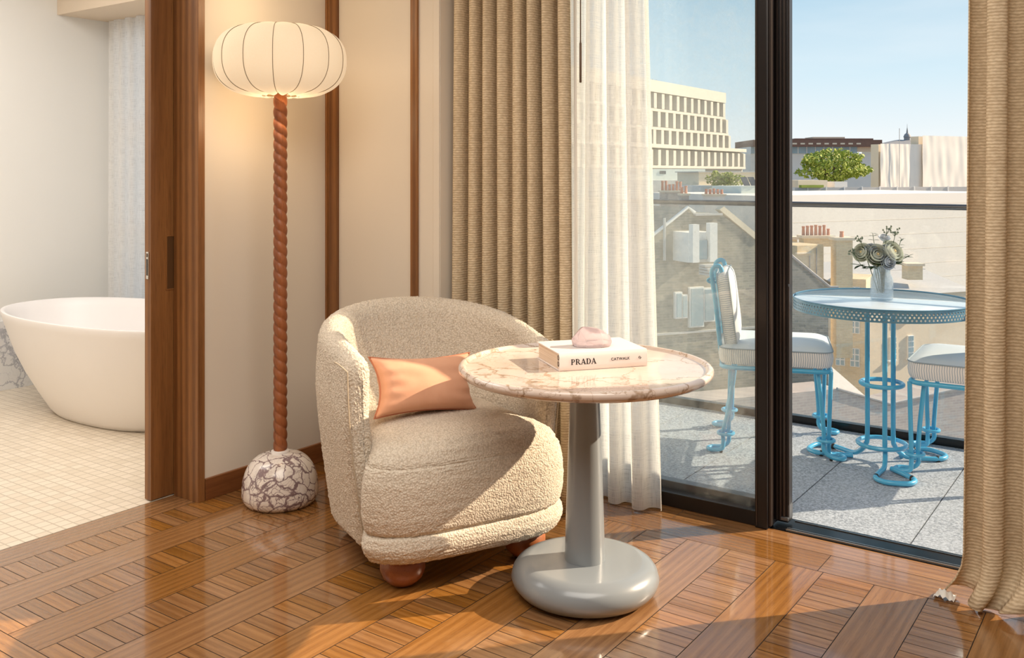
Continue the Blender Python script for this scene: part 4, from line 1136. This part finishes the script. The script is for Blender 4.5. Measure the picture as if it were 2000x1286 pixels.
def foliage(name, r_, d_, z0, z1, rx, label, mat='leaf_y', n=700, sz=.35, seed=1, trunk=None, cone=False, group=None, kind='tree'):
    o = city(name, r_, d_, 0, label, kind, group); rr = random.Random(seed); mb = MB(); cz = (z0 + z1) / 2; hz = (z1 - z0) / 2
    for k in range(n):
        while True:
            p = Vector((rr.uniform(-1, 1), rr.uniform(-1, 1), rr.uniform(-1, 1)))
            if p.length < 1: break
        p = p.normalized() * (p.length ** .45)
        w_ = rx * (1 + .75 * noise.noise(p * 1.7 + Vector((seed, 0, 0))))
        if cone: w_ *= (1 - (p.z + 1) / 2 * .75)
        c_ = Vector((p.x * w_, p.y * min(w_, rx * .8), cz + p.z * hz * (1 + .25 * noise.noise(Vector((p.x * 3, p.y * 3, seed))))))
        a = Vector((rr.gauss(0, 1), rr.gauss(0, 1), rr.gauss(0, 1))).normalized(); b_ = a.orthogonal().normalized(); s_ = sz * rr.uniform(.6, 1.3)
        m_ = a.cross(b_)
        mb.add([c_ + a * s_, c_ + b_ * s_ * .6, c_ - a * s_, c_ - b_ * s_ * .6 + m_ * s_ * .3], [(0, 1, 2), (0, 2, 3)])
    mb.build('crown', mat, o, smooth=False)
    if trunk is not None:
        tm = MB().tube([(0, 0, trunk), (rx * .03, 0, cz)], rx * .06, 8)
        for q in range(5): tm.tube([(0, 0, z0 - hz * .1), (rx * .5 * cos(q * 1.26), rx * .4 * sin(q * 1.26), cz)], rx * .025, 6)
        tm.build('trunk', 'bark', o)
    return o
foliage('roof_tree', Q(1350, 90), 90, ZH(366, 90), ZH(345, 90), .95, 'small bushy clipped tree on the pale roof, left of the terrace planting', n=420, sz=.16, seed=3, cone=True, trunk=ZH(372, 90), group='rooftop greenery', kind='tree')
for k, (x, y0, y1, r_) in enumerate(((1397, 364, 334, .75), (1408, 363, 342, .8), (1421, 363, 336, .65), (1437, 363, 341, 1.0))):
    foliage('roof_shrub', Q(x, 84), 84, ZH(y0, 84), ZH(y1, 84), r_, ['tallest pointed shrub at the left of the roof planting', 'low rounded shrub second from the left in the roof planting', 'slim upright shrub third from the left in the roof planting', 'broad shrub at the right of the roof planting'][k], n=320, sz=.13, seed=10 + k, group='rooftop greenery', kind='shrub')
pr = city('roof_railing', Q(1395, 82), 82, 0, 'thin white railing in front of the roof planting', 'railing')
rl_ = MB().box(-2.6, 3.6, 0, .06, ZH(365, 82), ZH(363.6, 82))
for k in range(6): rl_.box(-2.5 + k * 1.2, -2.44 + k * 1.2, 0, .06, ZH(372, 82), ZH(364, 82))
rl_.build('bars', 'white_trim', pr, smooth=False)

def stack(r_, d_, x0, x1, y0, y1, zb, zt, pots, ph, label, mat='brick_yellow', rot=0, group='chimney stacks', seed=0, pr_=None):
    o = city('chimney_stack', r_, d_, rot, label, 'chimney', group)
    part(o, 'stack', mat, x0, x1, y0, y1, zb, zt); part(o, 'coping', 'stucco', x0 - .08, x1 + .08, y0 - .08, y1 + .08, zt, zt + .12)
    rr = random.Random(seed)
    for k in range(pots):
        x = x0 + (x1 - x0) * (k + .5) / pots; h_ = ph * rr.uniform(.7, 1.15); q = pr_ or min(.17, (x1 - x0) / pots * .38)
        MB().lathe([(q * 1.05, 0), (q, .08), (q * .82, h_ * .8), (q * 1.05, h_ * .86), (q * 1.0, h_)], 12, (x, (y0 + y1) / 2, zt + .12)).build('chimney_pot', 'terracotta', o)
    return o
stack(Q(1318, 60), 60, -.85, .55, 0, .8, GZ, ZH(376, 60), 6, .55, 'low wide stack with a row of orange pots beneath the pale green block', 'brick_pink', seed=2)
stack(Q(1338, 58), 58, -.25, .25, 0, .8, GZ, ZH(382, 58), 2, .5, 'narrow stack with two orange pots right of the low wide stack', 'brick_pink', seed=3)
stack(Q(1397, 62), 62, -.65, .65, 0, .8, GZ, ZH(383, 62), 5, .42, 'stack with five small orange pots near the mullion', 'white_wall', seed=4)

# far right skyline
b4 = city('long_low_block', Q(1620, 260), 260, 0, 'long brown-roofed low block with a blue glazed strip on the skyline')
part(b4, 'wall', 'white_wall', -22, 13, 0, 20, GZ, ZH(300, 260)); part(b4, 'glazed_storey', 'bluewin', -22, 7.5, -.5, 18, ZH(300, 260), ZH(287, 260))
part(b4, 'roof', 'brownroof', -22, 13.5, -3, 18, ZH(287, 260), ZH(274, 260)); part(b4, 'roof_plant', 'brownroof', -9, 13, 2, 14, ZH(274, 260), ZH(270, 260))
part(b4, 'roof_room', 'stucco', -4, 5, 2, 9, ZH(270, 260), ZH(267, 260))
for k in range(13): part(b4, 'skylight', 'stucco', -20 + k * 2.2, -18.8 + k * 2.2, -3.1, -3, ZH(283, 260), ZH(280, 260))
part(b4, 'end_bay', 'stucco', 7.6, 12, -.2, 0, ZH(297, 260), ZH(288, 260))
for k in range(12): part(b4, 'mullion', 'white_trim', -21 + k * 2.4, -20.8 + k * 2.4, -.6, -.5, ZH(300, 260), ZH(287, 260))
b5 = city('domed_roof', Q(1775, 320), 320, 0, 'distant dark slate roof with a small lantern turret and spire')
MB().add([(-11, 0, ZH(286, 320)), (9, 0, ZH(286, 320)), (9, 14, ZH(286, 320)), (-11, 14, ZH(286, 320)), (-1, 5, ZH(272, 320)), (8, 5, ZH(274, 320)), (8, 9, ZH(274, 320)), (-1, 9, ZH(272, 320))],
         [(0, 1, 5, 4), (1, 2, 6, 5), (2, 3, 7, 6), (3, 0, 4, 7), (4, 5, 6, 7)]).build('roof', 'slate', b5, smooth=False)
part(b5, 'wall', 'stucco', -11, 9, .5, 13.5, GZ, ZH(286, 320))
MB().lathe([(1.1, 0), (1.1, 1.2), (1.3, 1.3), (1.2, 1.6), (.9, 2.3), (.35, 2.7), (.25, 3.6), (.08, 4.6), (.02, 6)], 12, (2, 6, ZH(274, 320))).build('turret', 'slate', b5)
b6 = city('sheeted_building', Q(1790, 115), 115, 25, 'large building wrapped in pale scaffold sheeting on the right')
def sheetm(x0, x1, z0, z1, y):
    n = 60
    return MB().grid(lambda i, j: (x0 + (x1 - x0) * i / n, y + +.05 * noise.noise((i * .2, j * .12, 2)) + .008 * sin(i * .9 + j * .15), z0 + (z1 - z0) * j / 20), n + 1, 21)
sheetm(-6, 1.0, ZH(366, 115), ZH(282, 115), 0).build('sheeting', 'sheet', b6, ang=180)
sheetm(.6, 12, ZH(369, 115), ZH(265, 115), -.4).build('sheeting', 'sheet', b6, ang=180)
part(b6, 'core', 'stucco', -5.9, 12, .4, 1.6, GZ, ZH(283, 115)); part(b6, 'upper_core', 'stucco', .8, 12, .4, 1.6, ZH(283, 115), ZH(266, 115))
MB().tube([(-3.2, -.3, ZH(366, 115)), (-3.2, -.3, ZH(252, 115))], .04, 6).build('mast', 'lead', b6)
foliage('broad_tree', Q(1628, 105), 105, ZH(354, 105), ZH(293, 105), 3.75, 'broad yellow-green tree in front of the brown-roofed block', n=2600, sz=.24, seed=6, trunk=GZ)
b7 = city('parapet_building', Q(1700, 88), 88, 18, 'low grey parapet and roofs running below the tree and the sheeted building')
part(b7, 'parapet', 'lead', -8, 16, 0, .4, ZH(379, 88), ZH(366, 88)); part(b7, 'roof_deck', 'white_wall', -8, 16, -.2, 12, GZ, ZH(379, 88))
for k in range(9): part(b7, 'post', 'white_trim', -7 + k * 2.0, -6.9 + k * 2.0, -.06, 0, ZH(379, 88), ZH(364, 88))
part(b7, 'roof_hut', 'stucco', -7.6, -4.4, .5, 3, ZH(366, 88), ZH(352, 88)); part(b7, 'roof_box', 'white_wall', -3.6, -2.2, .5, 2, ZH(366, 88), ZH(355, 88))
part(b7, 'hedge', 'leaf_y', -7.8, -5.4, -.3, .1, ZH(366, 88), ZH(361, 88))
b8 = city('white_gable_building', Q(1720, 68), 68, 28, 'big blank white rendered wall stretching behind the chimneys')
part(b8, 'wall', 'white_wall', -12, 14, 0, 12, GZ, ZH(379, 68))
for k in range(6): part(b8, 'render_joint', 'stucco', -12, 14, -.01, 0, ZH(400 + 30 * k, 68), ZH(399.7 + 30 * k, 68))
# chimney stacks and yellow-brick houses
stack(Q(1600, 42), 42, -.70, .62, 0, .7, ZH(482, 42), ZH(466, 42), 7, .42, 'broad yellow-brick stack with seven orange pots left of the flowers', seed=5)
stack(Q(1650, 40), 40, -.36, .34, 0, .7, ZH(700, 40), ZH(470, 40), 1, .24, 'tall plain yellow-brick stack with one short pot beside the flowers', seed=6, pr_=.09)
stack(Q(1548, 44), 44, -.35, .22, 0, .6, ZH(560, 44), ZH(468, 44), 1, .5, 'slim yellow stack with one pot against the mullion', seed=7, pr_=.1)
stack(Q(1788, 46), 46, -.38, .36, 0, .7, ZH(547, 46), ZH(520, 46), 0, .4, 'square potless stack on the low ridge right of the vase', seed=8)
b9 = city('brick_house', Q(1590, 40), 40, 25, 'sunlit yellow-brick house with pipes below the broad chimney stack')
part(b9, 'wall', 'brick_yellow', -.75, .72, .2, 5, GZ, ZH(480, 40)); part(b9, 'ledge', 'stucco', -.85, -.1, .1, .2, ZH(496, 40), ZH(493, 40))
for x in (-.12, .26): MB().tube([(x, .14, ZH(600, 40)), (x, .14, ZH(485 if x > 0 else 500, 40))], .025, 6).build('drainpipe', 'slate', b9)
MB().add([(.72, 1, ZH(512, 40)), (1.25, 1, ZH(560, 40)), (1.25, 5, ZH(560, 40)), (.72, 5, ZH(512, 40)), (.72, 1, GZ), (1.25, 1, GZ), (1.25, 5, GZ), (.72, 5, GZ)], [(0, 1, 2, 3), (0, 4, 5, 1), (1, 5, 6, 2), (3, 2, 6, 7)]).build('dormer_side', 'slate', b9, smooth=False)
for k in range(3): part(b9, 'window', 'white_trim', .78 + k * .17, .90 + k * .17, .9, .98, ZH(584, 40), ZH(545, 40))
b10 = city('slate_roof_house', Q(1560, 30), 30, 0, 'grey slate-roofed house against the mullion behind the blue chair')
MB().add([(-4, 0, ZH(540, 30)), (-.25, 0, ZH(500, 30)), (.95, 0, ZH(560, 30)), (.95, 0, GZ), (-4, 0, GZ), (-4, 9, ZH(540, 30)), (-.25, 9, ZH(500, 30)), (.95, 9, ZH(560, 30)), (.95, 9, GZ), (-4, 9, GZ)],
         [(0, 4, 3, 2, 1), (0, 1, 6, 5), (1, 2, 7, 6), (2, 3, 8, 7)]).build('wall', 'brick_grey', b10, smooth=False)
MB().tube([(-.25, -.05, ZH(499, 30)), (.98, -.05, ZH(560.5, 30)), (1.25, -.05, ZH(561, 30))], .045, 6).build('verge', 'slate', b10)
MB().add([(-.25, -.02, ZH(499, 30)), (-4, -.02, ZH(539, 30)), (-4, 9, ZH(539, 30)), (-.25, 9, ZH(499, 30))], [(0, 1, 2, 3)]).build('roof_slope', 'slate', b10, smooth=False)
b11 = city('stucco_house', Q(1770, 45), 45, 22, 'cream stucco house with white sash windows seen below the table top')
part(b11, 'wall', 'stucco', -2.9, 4.2, 0, 8, GZ, ZH(575, 45))
MB().add([(-3, -.15, ZH(576, 45)), (4.3, -.15, ZH(576, 45)), (4.3, 3, ZH(545, 45)), (-3, 3, ZH(541, 45))], [(0, 1, 2, 3)]).build('roof_slope', 'lead', b11, smooth=False)
part(b11, 'roof_core', 'lead', -3, 4.3, 3, 8, ZH(600, 45), ZH(543, 45))
part(b11, 'band', 'brick_yellow', -.6, 2.0, -.06, 0, ZH(626, 45), ZH(610, 45))
def sash(p, x0, x1, z0, z1, y, nx=2, nz=3, fm='white_trim'):
    f_ = part(p, 'window', fm, x0, x1, y - .08, y, z0, z1)
    pn = MB()
    for a in range(nx):
        for b_ in range(nz):
            ww, hh2 = (x1 - x0) / nx, (z1 - z0) / nz
            pn.box(x0 + a * ww + ww * .14, x0 + (a + 1) * ww - ww * .14, y - .095, y - .08, z0 + b_ * hh2 + hh2 * .1, z0 + (b_ + 1) * hh2 - hh2 * .1)
    pn.build('pane', 'bluewin', f_, smooth=False)
for x in (1735, 1779): sash(b11, Q(x - 7, 45) - Q(1770, 45), Q(x + 7, 45) - Q(1770, 45), ZH(700, 45), ZH(656, 45), 0, 3, 4)
sash(b11, Q(1748, 45) - Q(1770, 45), Q(1772, 45) - Q(1770, 45), ZH(632, 45), ZH(612, 45), 0, 4, 2)
for x in (1731, 1779): part(b11, 'sill', 'white_trim', Q(x - 10, 45) - Q(1770, 45), Q(x + 10, 45) - Q(1770, 45), -.15, 0, ZH(703, 45), ZH(700, 45))
b12 = city('brick_house', Q(1665, 44), 44, -28, 'tall narrow yellow house front with white windows behind the table posts')
part(b12, 'wall', 'brick_yellow', -1.0, .6, 0, 2.5, GZ, ZH(545, 44)); 
for k, (x, z) in enumerate(((-.75, 560), (-.1, 560), (-.75, 615), (-.1, 615), (-.75, 680), (-.1, 680))): sash(b12, x, x + .42, ZH(z + 36, 44), ZH(z, 44), 0, 2, 3)
b13 = city('low_grey_roof', Q(1665, 30), 30, 20, 'low grey pitched roof in the yard below the blue table')
MB().add([(-1.4, 0, ZH(775, 30)), (1.0, 0, ZH(800, 30)), (1.0, 3, ZH(730, 30)), (-.5, 3, ZH(716, 30)), (-1.4, 0, GZ), (1.0, 0, GZ), (1.0, 3, GZ), (-.5, 3, GZ)], [(0, 1, 2, 3), (0, 4, 5, 1), (1, 5, 6, 2), (3, 7, 4, 0)]).build('roof', 'lead', b13, smooth=False)
b14 = city('yard_wall', Q(1720, 26), 26, 20, 'long pale pinkish brick wall at the bottom of the view behind the balustrade')
MB().add([(-9, 0, ZH(750, 26)), (-1.5, 0, ZH(752, 26)), (.3, 0, ZH(792, 26)), (3.5, 0, ZH(770, 26)), (3.5, 0, GZ), (-9, 0, GZ), (-9, 1, ZH(750, 26)), (-1.5, 1, ZH(752, 26)), (.3, 1, ZH(792, 26)), (3.5, 1, ZH(770, 26))],
         [(0, 5, 4, 3, 2, 1), (0, 1, 7, 6), (1, 2, 8, 7), (2, 3, 9, 8)]).build('wall', 'brick_pink', b14, smooth=False)
MB().tube([(-1.5, -.02, ZH(751, 26)), (.3, -.02, ZH(791, 26)), (3.5, -.02, ZH(769, 26))], .04, 6).build('coping', 'slate', b14)

# near-left brick house seen through the fixed pane
D = 27
b15 = city('brick_house', Q(1380, D), D, 22, 'large sooty brick house with a sunlit sloping gable, seen through the left pane')
X = lambda x: Q(x, D) - Q(1380, D)
MB().add([(X(1240), 0, ZH(470, D)), (X(1335), 0, ZH(405, D)), (X(1345), 0, ZH(412, D)), (X(1352), 0, ZH(418, D)), (X(1412), 0, ZH(418, D)), (X(1500), 0, ZH(475, D)), (X(1500), 0, GZ), (X(1240), 0, GZ)]
         + [(X(1240), 6, ZH(470, D)), (X(1335), 6, ZH(405, D)), (X(1345), 6, ZH(412, D)), (X(1352), 6, ZH(418, D)), (X(1412), 6, ZH(418, D)), (X(1500), 6, ZH(475, D))],
         [(0, 7, 6, 5, 4, 3, 2, 1)] + [(k, k + 1, k + 9, k + 8) for k in range(5)]).build('wall', 'brick_grey', b15, smooth=False)
MB().tube([(X(1225), -.06, ZH(478, D)), (X(1335), -.06, ZH(404, D)), (X(1350), -.06, ZH(415, D))], .05, 6).build('verge', 'white_trim', b15)
MB().add([(X(1408), -.05, ZH(410, D)), (X(1418), -.05, ZH(404, D)), (X(1500), -.05, ZH(462, D)), (X(1500), -.05, ZH(476, D)), (X(1408), .2, ZH(410, D)), (X(1418), .2, ZH(404, D)), (X(1500), .2, ZH(462, D)), (X(1500), .2, ZH(476, D))],
         [(0, 3, 2, 1), (0, 1, 5, 4), (1, 2, 6, 5), (3, 0, 4, 7)]).build('gable_coping', 'stucco', b15, smooth=False)
part(b15, 'parapet_ledge', 'lead', X(1350), X(1412), -.12, .1, ZH(421, D), ZH(417, D))
po_ = part(b15, 'porch', 'white_trim', X(1304), X(1360), -.8, 0, ZH(506, D), ZH(450, D)); 
part(b15, 'porch_pier', 'white_trim', X(1305), X(1319), -1.0, -.8, ZH(505, D), ZH(434, D)); part(b15, 'porch_pier', 'white_trim', X(1343), X(1359), -1.0, -.8, ZH(505, D), ZH(432, D))
part(b15, 'porch_door', 'bluewin', X(1321), X(1341), -.9, -.8, ZH(500, D), ZH(464, D))
for k in range(4): part(b15, 'step', 'lead', X(1318), X(1354), -1.3 - k * .12, -1.0, ZH(512 + k * 5, D), ZH(508 + k * 5, D))
for (x0, x1, y0, y1) in ((1340, 1367, 634, 562), (1372, 1392, 625, 565), (1308, 1318, 615, 570), (1322, 1330, 615, 575)):
    f_ = part(b15, 'window', 'white_trim', X(x0 - 3), X(x1 + 3), -.1, 0, ZH(y0 + 3, D), ZH(y1 - 3, D)); part(f_, 'pane', 'bluewin', X(x0), X(x1), -.13, -.1, ZH(y0, D), ZH(y1, D))
part(b15, 'string_course', 'lead', X(1240), X(1500), -.08, 0, ZH(648, D), ZH(644, D))
MB().tube([(X(1281), -.1, ZH(505, D)), (X(1281), -.1, ZH(424, D))], .045, 6).build('drainpipe', 'lead', b15)
